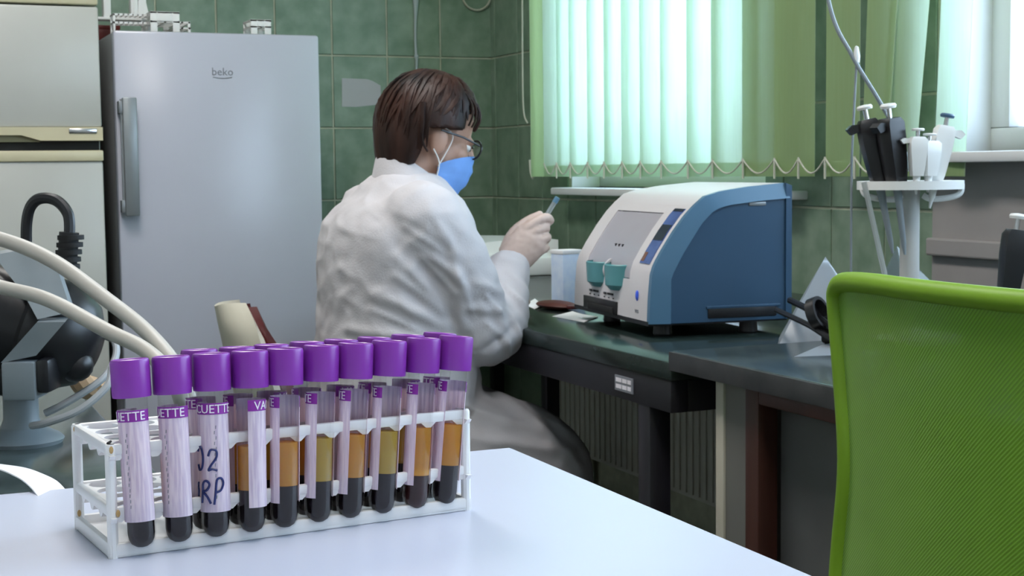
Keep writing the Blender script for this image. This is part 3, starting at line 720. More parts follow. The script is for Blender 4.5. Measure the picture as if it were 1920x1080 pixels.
tag(MB().tube(spline([Vector((-2.1373, -3.3912, 0.8137)), Vector((-2.0918, -3.4523, 0.9641)), Vector((-2.0264, -3.5416, 1.0137)), Vector((-1.9745, -3.5867, 1.0026)), Vector((-1.9344, -3.6383, 0.9837)), Vector((-1.8983, -3.7002, 0.9527)), Vector((-1.8730, -3.7460, 0.9281)), Vector((-1.8590, -3.7979, 0.9029)), Vector((-1.8500, -3.8044, 0.8726)), Vector((-1.8342, -3.7393, 0.8206))]), .0066, 14).build('beige_hose', M['hose']), 'thick beige hose arching highest across the black motor', 'hose')
tag(MB().tube(spline([Vector((-2.1314, -3.4375, 0.8126)), Vector((-2.0880, -3.5216, 0.9389)), Vector((-2.0303, -3.6085, 0.9784)), Vector((-1.9809, -3.6528, 0.9639)), Vector((-1.9465, -3.7011, 0.9549)), Vector((-1.9093, -3.7736, 0.9336)), Vector((-1.8871, -3.8169, 0.9218)), Vector((-1.8759, -3.8668, 0.9060)), Vector((-1.8639, -3.8527, 0.8763)), Vector((-1.8441, -3.7570, 0.8191))]), .0062, 14).build('beige_hose', M['hose']), 'thick beige hose crossing below the higher one', 'hose')
tag(MB().tube(spline([Vector((-1.8775, -3.5061, 0.9021)), Vector((-1.8662, -3.5115, 0.8957)), Vector((-1.8674, -3.5233, 0.8802)), Vector((-1.8835, -3.5398, 0.8623)), Vector((-1.9139, -3.5392, 0.8437)), Vector((-1.9355, -3.5310, 0.8322))]), .0036, 10).build('grey_hose', M['grey_hose']), 'thin grey tube curving right of the pedestal, upper one', 'tube')
tag(MB().tube(spline([Vector((-1.8779, -3.5736, 0.8774)), Vector((-1.8846, -3.5830, 0.8613)), Vector((-1.9097, -3.5849, 0.8417)), Vector((-1.9376, -3.5739, 0.8302)), Vector((-1.9495, -3.5475, 0.8240))]), .0036, 10).build('grey_hose', M['grey_hose']), 'thin grey tube curving right of the pedestal, lower one', 'tube')
tag(MB().tube(spline([Vector((-1.8922, -3.4053, 0.8583)), Vector((-1.8852, -3.4098, 0.8415)), Vector((-1.8739, -3.4044, 0.8344)), Vector((-1.8684, -3.4060, 0.8427))]), .012, 10).build('tan_cloth', M['tan']), 'tan scrap lying on the counter behind the grey tubes', 'cloth')

# ------------------------------------------------------------------ white table with paper strip
tb = empty('white_table', (-2.45, -4.75, 0), 0, 'white laminate table in the foreground under the tube rack', 'table')
MB().box((-.75, -.75, .872), (.705, .53, .9), .003).build('tabletop', M['table'], tb)
for x in (-.70, .655):
    for y in (-.70, .48): MB().box((x-.02, y-.02, 0), (x+.02, y+.02, .872), .002).build('leg', M['steel_black'], tb)
g = []
arc = [Vector((-2.0428, -4.1553, 0.9073)), Vector((-2.0221, -4.1698, 0.9054)), Vector((-2.0100, -4.1806, 0.9042)), Vector((-2.0023, -4.1949, 0.9027)), Vector((-1.9971, -4.2061, 0.9009)), Vector((-1.9943, -4.2184, 0.8986))]
arc2 = [Vector((-2.0445, -4.1924, 0.9112)), Vector((-2.0269, -4.2002, 0.9093)), Vector((-2.0171, -4.2101, 0.9058)), Vector((-2.0127, -4.2210, 0.9034)), Vector((-2.0101, -4.2300, 0.9008)), Vector((-2.0080, -4.2442, 0.8978))]
tag(MB().sheet([spline(arc, 5), spline([(a+b)/2 for a, b in zip(arc, arc2)], 5), spline(arc2, 5)], .0006).build('paper_strip', M['paper'], None, 1.2), 'torn white paper strip arching over the table back edge', 'paper')

# ------------------------------------------------------------------ tube rack
RK = empty('tube_rack', (-1.9945, -4.3765, .9), math.radians(5.9), 'white wire-like plastic tube rack full of purple-capped blood tubes', 'tube rack')
L, D, H = .170, .064, .048; PX, PY = .0160, .0155; X0, Y0 = .0125, .009
for x, y in ((.002, .002), (L-.002, .002), (.002, D-.002), (L-.002, D-.002)):
    MB().lathe([(.0023, 0), (.0023, H-.001), (.0018, H), (0, H)], 10, Matrix.Translation((x, y, 0))).build('post', M['rack'], RK)
def hole_plate(z, th, hr=.0072, name='grid_plate'):
    b = MB(); n = 20
    xs = [X0+PX*(i-.5) for i in range(11)]; ys = [Y0+PY*(j-.5) for j in range(5)]
    for i in range(10):
        for j in range(4):
            cx, cy = X0+PX*i, Y0+PY*j; ax, ay = PX/2, PY/2
            sq, ci = [], []
            for k in range(n):
                a = 2*PI*k/n+PI/4; c, s_ = math.cos(a), math.sin(a); q = 1/max(abs(c), abs(s_)); sq.append((cx+c*q*ax, cy+s_*q*ay)); ci.append((cx+c*hr, cy+s_*hr))
            v = [(p[0], p[1], z) for p in sq]+[(p[0], p[1], z) for p in ci]+[(p[0], p[1], z-th) for p in sq]+[(p[0], p[1], z-th) for p in ci]
            f = []
            for k in range(n):
                k2 = (k+1) % n; f += [(k, k2, n+k2, n+k), (2*n+k, 3*n+k, 3*n+k2, 2*n+k2), (n+k, n+k2, 3*n+k2, 3*n+k)]
            b.add(v, f)
    # side margins
    for x0, x1 in ((.002, xs[0]), (xs[-1], L-.002)): b.box((x0, .002, z-th), (x1, D-.002, z))
    for y0, y1 in ((.002, ys[0]), (ys[-1], D-.002)): b.box((xs[0], y0, z-th), (xs[-1], y1, z))
    return b.build(name, M['rack'], RK, .5)
def rails(z, h):
    for y in (.0005, D-.0035):
        b = MB().box((.001, y, z-h), (L-.001, y+.003, z), .0007)
        for i in range(11):
            x = X0+PX*(i-.5); b.prism([(x-.004, z-h+.0003), (x+.004, z-h+.0003), (x+.0012, z-h-.0022), (x-.0012, z-h-.0022)], y+.0003, y+.0027)
        b.build('rail', M['rack'], RK, .4)
    for x in (.0005, L-.0035):
        b = MB().box((x, .001, z-h), (x+.003, D-.001, z), .0007)
        for j in range(5):
            y = Y0+PY*(j-.5); b.prism([(y-.004, z-h+.0003), (y+.004, z-h+.0003), (y+.0012, z-h-.0022), (y-.0012, z-h-.0022)], x+.0003, x+.0027, 0)
        b.build('rail', M['rack'], RK, .4)
hole_plate(H-.0012, .0016); rails(H, .0046)
hole_plate(.0205, .0016); rails(.0215, .0044)
MB().box((0, 0, 0), (L, D, .0022), .0008).box((0, 0, 0), (L, .003, .0062), .001).box((0, D-.003, 0), (L, D, .0062), .001).box((0, 0, 0), (.003, D, .0062), .001).box((L-.003, 0, 0), (L, D, .0062), .001).build('base', M['rack'], RK)
for x, y, z in ((.002, 0, H-.002), (.004, 0, .019), (.001, D-.004, H-.002), (.001, D-.006, .008), (.0015, .001, H-.006)): MB().sphere((x, y-.0002, z), (.0009, .0006, .0016), 8, 6).build('stain', M['stain'], RK)
MB().tube([(.0015, .0035, H+.0002), (.0035, .0065, H+.0004)], .0006, 6).build('scratch', M['ink'], RK)

# ---- blood tubes
TR = .0063
g_tube = MB().lathe([(0, 0), (.0025, .0005), (.0046, .0019), (.0058, .0041), (TR, .0068), (TR, .0655)], 26).mesh('g', M['glass'], 1.0)
cap_prof = [(.0066, .0640), (.0080, .0640), (.00815, .0650), (.00815, .0785), (.0078, .0797), (.0070, .0800), (.0064, .0797), (.0060, .0750), (.0, .0745)]
g_cap = MB().lathe(cap_prof, 60, rib=-.018).mesh('c', M['cap'], .5)
g_plug = MB().lathe([(0, .0744), (.0050, .0744), (.0050, .0757), (.0035, .0760), (0, .0760)], 20).mesh('p', M['cap_in'], .6)
def liquid(z0, z1, m, bottom):
    r_ = TR-.0006
    p = [(0, .0006), (.0024, .0011), (.0043, .0024), (.0053, .0044), (r_, .0069)] if bottom else [(0, z0), (r_, z0)]
    return MB().lathe(p+[(r_, z1), (0, z1)], 24).mesh('l', m, .8)
g_blood = liquid(0, .0195, M['blood'], True); g_bloodr = liquid(0, .0165, M['blood_red'], True); g_bloodl = liquid(0, .0125, M['blood'], True)
g_pl = liquid(.0196, .0385, M['plasma'], False); g_ply = liquid(.0196, .0385, M['plasma_y'], False); g_plr = liquid(.0166, .0385, M['plasma'], False)
RL = TR+.00018
def arc_band(z0, z1, span, r_, n=40, m=None, th=.00015, round_=0):
    v = []; f = []
    for i in range(n+1):
        a = -span/2+span*i/n; v += [(r_*math.cos(a), r_*math.sin(a), z0), (r_*math.cos(a), r_*math.sin(a), z1), ((r_-th)*math.cos(a), (r_-th)*math.sin(a), z0), ((r_-th)*math.cos(a), (r_-th)*math.sin(a), z1)]
    for i in range(n):
        a = 4*i; f += [(a, a+4, a+5, a+1), (a+2, a+3, a+7, a+6), (a+1, a+5, a+7, a+3), (a, a+2, a+6, a+4)]
    f += [(0, 1, 3, 2), (4*n, 4*n+2, 4*n+3, 4*n+1)]
    return MB().add(v, f).mesh('b', m, 1.0)
SPAN = math.radians(262)
g_label = arc_band(.0122, .0588, SPAN, RL, m=M['label'])
g_head = arc_band(.0540, .0588, SPAN, RL+.00012, m=M['purple_print'])
def bent_text(s, size, z, r_, m, rot=0):
    me = text_mesh(s, size, .0002)
    for v in me.vertices:
        a = v.co.x/r_; rr = r_+v.co.z; v.co = Vector((rr*math.cos(a), rr*math.sin(a), z+v.co.y))
    me.materials.append(m); return me
g_txt = [bent_text('VACUETTE', .0052, .0562, RL+.0003, M['label_white'])]
for _a in (2.05, -2.05):
    pass
g_sideprint = MB()
for k in range(14):
    z = .018+.0023*k; a = .55+.05*math.sin(k*3)
    g_sideprint.tube([((RL+.0002)*math.cos(a), (RL+.0002)*math.sin(a), z), ((RL+.0002)*math.cos(a+.02), (RL+.0002)*math.sin(a+.02), z+.0014)], .00016, 5)
g_sideprint = g_sideprint.mesh('sp', M['print_grey'])
def strokes(lines, m, rad=.0005):
    b = MB()
    for ln in lines:
        P = spline([(x, z, 0) for x, z in ln], 6)
        b.tube([((RL+.0003)*math.cos(p.x/RL), (RL+.0003)*math.sin(p.x/RL), p.y) for p in P], rad, 6)
    return b.mesh('ink', m, 1.0)
hw = [[(-.0052, .0425), (-.0042, .0442), (-.0026, .0440), (-.0018, .0400), (-.0024, .0362), (-.0040, .0352), (-.0050, .0372)],
      [(.0004, .0408), (.0014, .0432), (.0034, .0428), (.0034, .0402), (.0014, .0372), (.0004, .0352), (.0018, .0356), (.0036, .0350)],
      [(-.0054, .0300), (-.0068, .0285), (-.0054, .0268), (-.0068, .0240), (-.0052, .0226)],
      [(-.0028, .0222), (-.0024, .0262), (-.0020, .0300), (-.0006, .0310), (.0006, .0296), (-.0004, .0274), (-.0020, .0266), (-.0004, .0248), (.0010, .0220)],
      [(.0022, .0216), (.0028, .0262), (.0034, .0312), (.0050, .0318), (.0058, .0298), (.0048, .0272), (.0032, .0264)]]
hw = [[(x*1.12, (z-.034)*1.08+.0290) for x, z in l] for l in hw]
g_hand = strokes(hw, M['ink_blue'])
g_hand2 = strokes([[(-.001, .043), (.0, .0455), (.002, .046), (.003, .0435)], [(.001, .036), (.0022, .0365)], [(0, .024), (.0012, .028), (.0018, .022)]], M['ink'])

def blood_tube(p0, p1, ang, label, kind='amber', extra=None, group='blood tubes in the foreground rack'):
    t = empty('blood_tube', p0, 0, label, 'blood tube', group)
    d = (Vector(p1)-Vector(p0)).normalized(); t.rotation_mode = 'QUATERNION'; t.rotation_quaternion = Vector((0, 0, 1)).rotation_difference(d)
    inst('tube_wall', g_tube, t)
    c = inst('cap', g_cap, t); inst('stopper', g_plug, c)
    if kind == 'low': inst('blood', g_bloodl, t)
    elif kind == 'red': inst('blood', g_bloodr, t); inst('plasma', g_plr, t)
    elif kind == 'yellow': inst('blood', g_blood, t); inst('plasma', g_ply, t)
    else: inst('blood', g_blood, t); inst('plasma', g_pl, t)
    lb = inst('label', g_label, t, rot=(0, 0, ang)); inst('header', g_head, lb); inst('lettering', g_txt[0], lb, rot=(0, 0, 0)); inst('side_print', g_sideprint, lb)
    if extra: inst('handwriting', extra, lb)
    return t
bot = [(-1.981, -4.376), (-1.965, -4.374), (-1.949, -4.372), (-1.933, -4.3705), (-1.918, -4.3685), (-1.902, -4.3655), (-1.887, -4.364), (-1.871, -4.362), (-1.854, -4.3595), (-1.839, -4.3575)]
top = [(-1.983, -4.370), (-1.9655, -4.3685), (-1.948, -4.3668), (-1.931, -4.366), (-1.915, -4.3645), (-1.8975, -4.361), (-1.881, -4.360), (-1.8645, -4.3585), (-1.847, -4.356), (-1.830, -4.354)]
toc = lambda p: math.atan2(CAM.y-p[1], CAM.x-p[0])
names = ['leftmost', 'second', 'third', 'fourth', 'fifth', 'sixth', 'seventh', 'eighth', 'ninth', 'rightmost']
desc = ['blood tube at the left end of the front row, label facing out', 'blood tube second from left in the front row, label facing out', 'blood tube marked 02 in blue handwriting in the front row',
        'front row blood tube with narrow label strip, right of the 02 tube', 'fifth front row blood tube from left, pale plasma showing', 'sixth front row blood tube from left, amber plasma beside label strip', 'seventh front row blood tube from left, label strip on its left',
        'eighth front row blood tube from left, yellow plasma', 'front row blood tube with red-brown cells, next to the right end', 'blood tube at the right end of the front row, amber plasma']
lang = [-1.1, -1.15, -.45, 2.1, -2.65, -2.5, -2.5, -2.65, -2.5, -2.7]
kinds = ['amber', 'amber', 'amber', 'amber', 'amber', 'yellow', 'amber', 'yellow', 'red', 'amber']
for i in range(10):
    p0 = (bot[i][0], bot[i][1], .9030); p1 = (top[i][0], top[i][1], .9830)
    blood_tube(p0, p1, toc(bot[i])+lang[i], desc[i], kinds[i], g_hand if i == 2 else None)
ca, sa = math.cos(math.radians(5.9)), math.sin(math.radians(5.9))
for i in range(2, 10):
    off = .0158; ot = .0168
    p0 = (bot[i][0]-sa*off, bot[i][1]+ca*off, .9030); p1 = (top[i][0]-sa*ot, top[i][1]+ca*ot, .9835)
    blood_tube(p0, p1, toc(p0)+[-2.2, -2.6, 2.4, -2.9, 2.0, -2.4, 2.6, -2.1][i-2], 'back row blood tube standing right behind the ' + ('02 tube' if i == 2 else 'rightmost front tube' if i == 9 else names[i]+' front tube'), 'amber' if i % 2 else 'yellow', g_hand2 if i == 3 else None)

# ------------------------------------------------------------------ green chair
CX = -1.23
gc = empty('green_chair', (CX, -4.038, -.006), 0, 'lime green mesh-back chair pushed up to the marble counter', 'chair')
zs = [.50, .60, .66, .70, .76, .80, .85, .90, .93, .946, .953]
ye = [.195, .205, .213, .212, .205, .206, .214, .222, .226, .224, .214]
def chair_x(y, z): return -.05*(1-(y/.23)**2)*.6 + .02*math.sin((z-.5)*5)-.012
yl = lambda z: float(np.interp(z, zs, ye))
g = []
for i in range(28):
    z = .50+(.953-.50)*i/27; e = yl(z)
    g.append([(chair_x(e*t, z), e*t, z - .005*(abs(t)**6)*(z > .93)) for t in np.linspace(-1, 1, 25)])
def mesh_fabric():
    m = bpy.data.materials.new('green_mesh'); m.use_nodes = True; nt = m.node_tree; b = nt.nodes['Principled BSDF']
    b.inputs['Base Color'].default_value = (.16, .36, .004, 1); b.inputs['Roughness'].default_value = .45; b.inputs['Sheen Weight'].default_value = .2
    tc = nt.nodes.new('ShaderNodeTexCoord'); 
    wv = nt.nodes.new('ShaderNodeTexWave'); wv.wave_type = 'BANDS'; wv.bands_direction = 'DIAGONAL'; wv.inputs['Scale'].default_value = 150; nt.links.new(tc.outputs['Object'], wv.inputs['Vector'])
    ns = nt.nodes.new('ShaderNodeTexNoise'); ns.inputs['Scale'].default_value = 9; nt.links.new(tc.outputs['Object'], ns.inputs['Vector'])
    mu = nt.nodes.new('ShaderNodeMath'); mu.operation = 'MULTIPLY'; nt.links.new(wv.outputs['Fac'], mu.inputs[0]); nt.links.new(ns.outputs[0], mu.inputs[1])
    mr = nt.nodes.new('ShaderNodeMapRange'); mr.inputs['From Min'].default_value = .15; mr.inputs['From Max'].default_value = .6; mr.inputs['To Min'].default_value = .95; mr.inputs['To Max'].default_value = .60
    nt.links.new(mu.outputs[0], mr.inputs[0]); nt.links.new(mr.outputs[0], b.inputs['Alpha'])
    bp = nt.nodes.new('ShaderNodeBump'); bp.inputs['Strength'].default_value = .15; nt.links.new(wv.outputs['Fac'], bp.inputs['Height']); nt.links.new(bp.outputs[0], b.inputs['Normal'])
    return m
M['greenmesh'] = mesh_fabric(); M['greenrim'] = mat('green_rim', (.19, .36, .012), .5, noise_amt=.05)
MB().sheet(g, .003).build('backrest', M['greenmesh'], gc, 1.2)
path = [(chair_x(-yl(z), z), -yl(z), z) for z in zs[:-1]]+[(chair_x(-.205, .952), -.205, .955)]
path += [(chair_x(y, .953), y, .958) for y in (-.15, -.08, 0, .08, .15)]
path += [(chair_x(.205, .952), .205, .955)]+[(chair_x(yl(z), z), yl(z), z) for z in reversed(zs[:-1])]
MB().tube(spline(path, 5), .0098, 12).build('frame', M['greenrim'], gc, 1.2)
MB().box((-.02, -.2, .50), (.02, .2, .54), .008).build('lower_bar', M['greenrim'], gc)
MB().box((.02, -.22, .43), (.46, .22, .49), .03).build('seat', M['greenmesh'], gc)
MB().tube(spline([(.2, 0, .42), (-.02, 0, .42), (-.05, 0, .46), (-.045, 0, .60)]), .018, 10).build('back_bracket', M['black'], gc)
MB().tube([(.22, 0, .08), (.22, 0, .43)], .025, 14).build('column', M['black'], gc)
for k in range(5):
    a = 2*PI*k/5+.3; c, s_ = math.cos(a), math.sin(a)
    lgx = MB().tube([(.22, 0, .10), (.22+.26*c, .26*s_, .065)], [.024, .015], 10).build('leg', M['black'], gc)
    MB().lathe([(0, -.012), (.028, -.012), (.028, .012), (0, .012)], 14, Matrix.Translation((.22+.26*c, .26*s_, .028)) @ Matrix.Rotation(a, 4, 'Z') @ Matrix.Rotation(PI/2, 4, 'X')).build('caster', M['black_matte'], lgx)

# ------------------------------------------------------------------ the person's chair
pc = empty('shell_chair', (-1.255, -2.12, 0), math.radians(-4), 'cream shell chair with maroon padding behind the seated person', 'chair')
def shell_grid(x_off, scale, z0, z1):
    g = []
    for i in range(14):
        t = i/13; z = z0+(z1-z0)*t; wd = .19*scale*math.sqrt(max(.02, 1-max(0, (t-.45)/.56)**2.2))
        g.append([(-.14-.07*t+x_off+.05*(u*u), wd*u, z) for u in np.linspace(-1, 1, 15)])
    return g
MB().sheet(shell_grid(0, 1, .46, .80), .014).build('backrest', M['shell'], pc, 1.2)
MB().sheet(shell_grid(.022, .94, .48, .785), .028).build('back_pad', M['maroon'], pc, 1.2)
MB().box((-.17, -.20, .37), (.24, .20, .395), .012).build('seat', M['shell'], pc)
MB().box((-.15, -.185, .393), (.23, .185, .415), .01).build('seat_pad', M['maroon'], pc)
MB().tube([(.03, 0, .08), (.03, 0, .38)], .022, 12).build('column', M['chrome'], pc)
for k in range(5):
    a = 2*PI*k/5; l_ = MB().tube([(.03, 0, .09), (.03+.25*math.cos(a), .25*math.sin(a), .05)], [.02, .012], 8).build('leg', M['black'], pc)
    MB().sphere((.03+.25*math.cos(a), .25*math.sin(a), .025), .025, 12, 8).build('caster', M['black_matte'], l_)

# ------------------------------------------------------------------ the person
OX, OY = -1.12, -2.18
def ring(cx, cy, z, a, b, n=28, sq=2.3, tilt=0):
    out = []
    for k in range(n):
        t = 2*PI*k/n; c, s_ = math.cos(t), math.sin(t)
        x = a*math.copysign(abs(c)**(2/sq), c); y = b*math.copysign(abs(s_)**(2/sq), s_)
        out.append(Vector((cx+x, cy+y, z+tilt*x)))
    return out
Hc = Vector((-1.045, -2.18, 1.150)); HR = Matrix.Rotation(math.radians(17), 3, 'Y')
hp_ = lambda u, v, w_: Hc + HR @ Vector((u, v, w_))
SH = {-1: Vector((-1.112, -2.355, .962)), 1: Vector((-1.112, -2.005, .962))}
EL = {-1: Vector((-.995, -2.345, .738)), 1: Vector((-.97, -1.96, .775))}
WR = {-1: Vector((-.902, -2.247, .868)), 1: Vector((-.93, -2.02, .805))}
HIP = {s: Vector((-1.13, OY+s*.10, .50)) for s in (-1, 1)}
KN = {-1: Vector((-.86, -2.29, .475)), 1: Vector((-.85, -2.03, .475))}
AN = {-1: Vector((-.86, -2.28, .09)), 1: Vector((-.85, -2.04, .09))}
trs = [(.45, -.03, .15, .20), (.55, -.02, .15, .20), (.65, -.01, .135, .19), (.75, -.008, .125, .185), (.865, 0, .122, .185), (.93, .005, .115, .18), (.975, .01, .10, .165), (1.01, .018, .08, .13), (1.04, .026, .06, .08)]
b = MB()
b.loft([ring(OX+cx, OY, z, a, bb) for z, cx, a, bb in trs])
b.tube([(OX+.022, OY, 1.0), (OX+.038, OY, 1.06), (OX+.055, OY, 1.11), tuple(hp_(-.02, 0, -.03))], [.062, .054, .052, .055], 18)
# head: cranium, jaw, cheeks, nose, brow, lips, ears
b.sphere(hp_(-.005, 0, .01), (.096, .074, .096), 24, 16, HR)
b.sphere(hp_(.030, 0, -.055), (.066, .060, .078), 20, 14, HR)
b.sphere(hp_(.062, 0, -.110), (.026, .026, .020), 14, 10, HR)
for s in (-1, 1):
    b.sphere(hp_(.058, s*.036, -.045), (.028, .024, .026), 12, 8, HR)
    b.sphere(hp_(.084, s*.030, -.012), (.010, .015, .008), 12, 8, HR)
    b.sphere(hp_(.003, s*.074, -.032), (.020, .010, .032), 12, 8, HR)
b.tube([hp_(.086, 0, .0), hp_(.104, 0, -.040), hp_(.100, 0, -.056)], [.007, .012, .010], 10)
b.sphere(hp_(.088, 0, -.083), (.010, .022, .006), 12, 8, HR)
for s in (-1, 1):
    b.tube([SH[s]*.8+Vector((OX, OY, .95))*.2, SH[s], EL[s], WR[s]], [.06, .055, .040, .026], 14)
    b.tube([HIP[s], KN[s], AN[s]], [.085, .058, .038], 16)
    b.tube([AN[s]+Vector((-.03, 0, -.05)), AN[s]+Vector((.05, 0, -.055)), AN[s]+Vector((.14, 0, -.068))], [.034, .036, .020], 12)
person = obj('person', remesh(b, .0055, 3, M['skin'], 'person'))
tag(person, 'seated person in white lab coat and blue mask holding up a tube', 'person')
P = person
# eyes
for s in (-1, 1):
    ey = MB().sphere(hp_(.079, s*.031, -.024), .009, 14, 10).build('eye', M['white_matte'], P)
    MB().sphere(hp_(.0865, s*.031, -.026), .0035, 10, 8).build('iris', M['black'], ey)
# trousers and shoes
tr = MB()
for s in (-1, 1): tr.tube([HIP[s], KN[s], AN[s]+Vector((0, 0, .02))], [.098, .074, .058], 18)
obj('trousers', remesh(tr, .009, 3, M['trouser'], 'trousers'), P)
for s in (-1, 1):
    q = MB(); q.tube([AN[s]+Vector((-.05, 0, -.045)), AN[s]+Vector((-.0, 0, -.035)), AN[s]+Vector((.07, 0, -.052)), AN[s]+Vector((.155, 0, -.062))], [.036, .043, .040, .024], 14)
    obj('shoe', remesh(q, .007, 3, M['black_matte'], 'shoe'), P)
# lab coat
c = MB()
cts = [(.42, .01, .18, .222), (.46, 0, .185, .222), (.55, -.012, .172, .218), (.65, -.008, .158, .215), (.736, -.006, .146, .212), (.80, -.003, .146, .215), (.865, 0, .147, .217), (.92, .002, .146, .216), (.955, .005, .139, .210), (.985, .010, .122, .188), (1.01, .018, .096, .140), (1.035, .024, .080, .105), (1.055, .03, .070, .082)]
c.loft([ring(OX+cx, OY, z, a, bb, 36) for z, cx, a, bb in cts])
for s in (-1, 1):
    s0 = SH[s]; e0 = EL[s]; w0 = WR[s]
    pts = [s0+Vector((-.01, -s*.06, .0)), s0+Vector((0, -s*.01, .0)), s0.lerp(e0, .4)+Vector((.005, s*.008, 0)), s0.lerp(e0, .75)+Vector((.0, s*.004, 0)), e0+Vector((.0, 0, .0)), e0.lerp(w0, .3)+Vector((.012, 0, -.012)), e0.lerp(w0, .65)+Vector((.006, 0, -.004)), w0+(w0-e0).normalized()*.012]
    c.tube(spline(pts, 5), [float(np.interp(t, [0, 1, 2, 3, 4, 5, 6, 7], [.070, .072, .069, .064, .062, .061, .051, .040])) for t in np.linspace(0, 7, 36)], 22)
    # skirt over the thighs
    h0, k0 = HIP[s], KN[s]
    c.tube(spline([h0+Vector((-.02, 0, .01)), h0.lerp(k0, .4)+Vector((0, 0, .015)), h0.lerp(k0, .8)+Vector((0, 0, .008)), k0+Vector((.015, 0, -.03)), k0+Vector((.03, 0, -.16))], 5), [.135, .133, .130, .128, .125, .122, .12, .118, .116, .113, .11, .107, .104, .10, .098, .096, .094, .093, .092, .091, .09], 20)
c.loft([ring(OX+.05+.10*t, OY, .56-.03*t, .12, .19, 24) for t in (0, .5, 1)]) if False else None
folds = [  # (x0,z0,x1,z1,amp,sigma) on the near side
    (-1.185, .90, -1.10, .80, .007, .012), (-1.16, .93, -1.05, .83, .006, .011), (-1.215, .83, -1.10, .765, .008, .013), (-1.25, .76, -1.12, .74, .007, .012), (-1.24, .70, -1.09, .70, .007, .013),
    (-1.09, .90, -1.06, .76, .008, .012), (-1.13, .98, -1.08, .90, .004, .010), (-1.06, .80, -.98, .79, .006, .010), (-1.05, .85, -.97, .82, .005, .010), (-1.0, .80, -.96, .70, .006, .010),
    (-.94, .82, -.90, .77, .006, .008), (-.955, .80, -.93, .71, .006, .008), (-.93, .86, -.88, .80, .004, .008), (-1.02, .72, -.95, .76, -.006, .010), (-1.2, .96, -1.16, .86, -.004, .014),
    (-1.145, .90, -1.085, .83, .006, .007), (-1.19, .865, -1.10, .79, .005, .007), (-1.225, .80, -1.14, .755, .005, .007), (-1.08, .87, -1.045, .78, .005, .007), (-1.17, .955, -1.10, .90, .004, .007),
    (-1.03, .83, -.985, .78, .005, .006), (-1.02, .77, -.975, .73, .005, .006), (-.965, .79, -.94, .74, .005, .006), (-.945, .83, -.915, .79, .005, .006), (-.99, .75, -.96, .70, .004, .006),
    (-1.10, .62, -.90, .55, .008, .014), (-1.05, .55, -.82, .50, .008, .014), (-.95, .62, -.80, .46, .007, .013)]
def seg(px, pz, f):
    ax, az, bx, bz = f[:4]; dx, dz = bx-ax, bz-az; t = max(0, min(1, ((px-ax)*dx+(pz-az)*dz)/(dx*dx+dz*dz)))
    e = math.sin(PI*min(1, max(0, t*.9+.05))); q = math.hypot(px-ax-t*dx, pz-az-t*dz); return q, .35+.65*e
def coat_disp(p, n):
    d = .0026*noise.noise(Vector((p.x*9+p.z*7, p.y*9, p.z*10-p.x*6)))+.0025*noise.noise(p*32)
    rg = 1-abs(noise.noise(Vector((p.x*10+p.z*13, p.y*8, p.z*4)))); d += .0022*(rg**4-.3)
    q2 = noise.noise(Vector((p.x*5-p.z*16, p.y*6, p.z*6+p.x*17))); d += .0016*(max(0, 1-abs(q2)*3)**2)
    if p.y < OY+.03:
        for f in folds:
            q, e = seg(p.x, p.z, f)
            if q < .05: d += .8*f[4]*e*(math.exp(-(q/(.75*f[5]))**2) - .35*math.exp(-((q-1.7*f[5])/f[5])**2))
    return d
coat = obj('lab_coat', remesh(c, .0058, 16, M['coat'], 'lab_coat', coat_disp), P)
# collar: stand and turned-down fall
def collar_ring(z, a, bb, drop, n=40):
    out = []
    for k in range(n+1):
        t = math.radians(38)+(2*PI-math.radians(76))*k/n   # open at the front (+x)
        x, y = a*math.cos(t), bb*math.sin(t); out.append((OX+.052+x, OY+y, z-drop*(x+a)/(2*a)))
    return out
MB().sheet([collar_ring(1.045, .086, .090, .075), collar_ring(1.078, .078, .076, .095), collar_ring(1.102, .072, .066, .110), collar_ring(1.105, .076, .070, .112), collar_ring(1.082, .085, .084, .098), collar_ring(1.046, .092, .102, .082)], .005).build('collar', M['coat'], coat, 1.2)
# hair
crown = (HR @ Vector((-.25, 0, 1))).normalized()
def hair_surface():
    n, m = 96, 64; G = []
    Rl = HR
    for i in range(m+1):
        th = PI*i/m; row = []
        for j in range(n):
            ph = 2*PI*j/n; d = Vector((math.sin(th)*math.cos(ph), math.sin(th)*math.sin(ph), math.cos(th)))
            ax = .104 if d.x < 0 else .104
            r_ = 1/math.sqrt((d.x/ax)**2+(d.y/.096)**2+(d.z/(.112 if d.z > 0 else .15))**2)
            if d.z < -.05: r_ = min(r_, (.083+.02*(d.x < 0)*min(1, -d.x*2)-.012*max(0, d.x))/max(.05, -d.z))
            p = d*r_
            az = abs(math.atan2(d.y, d.x))
            def sst(a, b_, x): x = max(0, min(1, (x-a)/(b_-a))); return x*x*(3-2*x)
            # face opening: wide low (ear level), narrower at the brow
            wl = 1-sst(-.022, .004, p.z); lim = math.radians(56)*(1-wl)+math.radians(112)*wl
            op = (1-sst(lim-.16, lim+.04, az))*(1-sst(.040, .062, p.z))
            nz = noise.noise(Vector((math.cos(ph)*4.5, math.sin(ph)*4.5, th*1.1)))+.6*noise.noise(Vector((math.cos(ph)*11, math.sin(ph)*11, th*1.6+5)))
            r2 = r_*(1+.030*nz*min(1, math.sin(th)*1.6))
            r2 = r2*(1-op)+r2*.60*op
            row.append(Hc+Rl @ (d*r2+Vector((-.004, 0, 0))))
        G.append(row)
    return G
hb = MB(); hb.loft(hair_surface(), cap=False)
hm = hb.mesh('hair', M['hair'], 1.5)
hair = obj('hair', hm, P)
lk = MB(); random.seed(3)
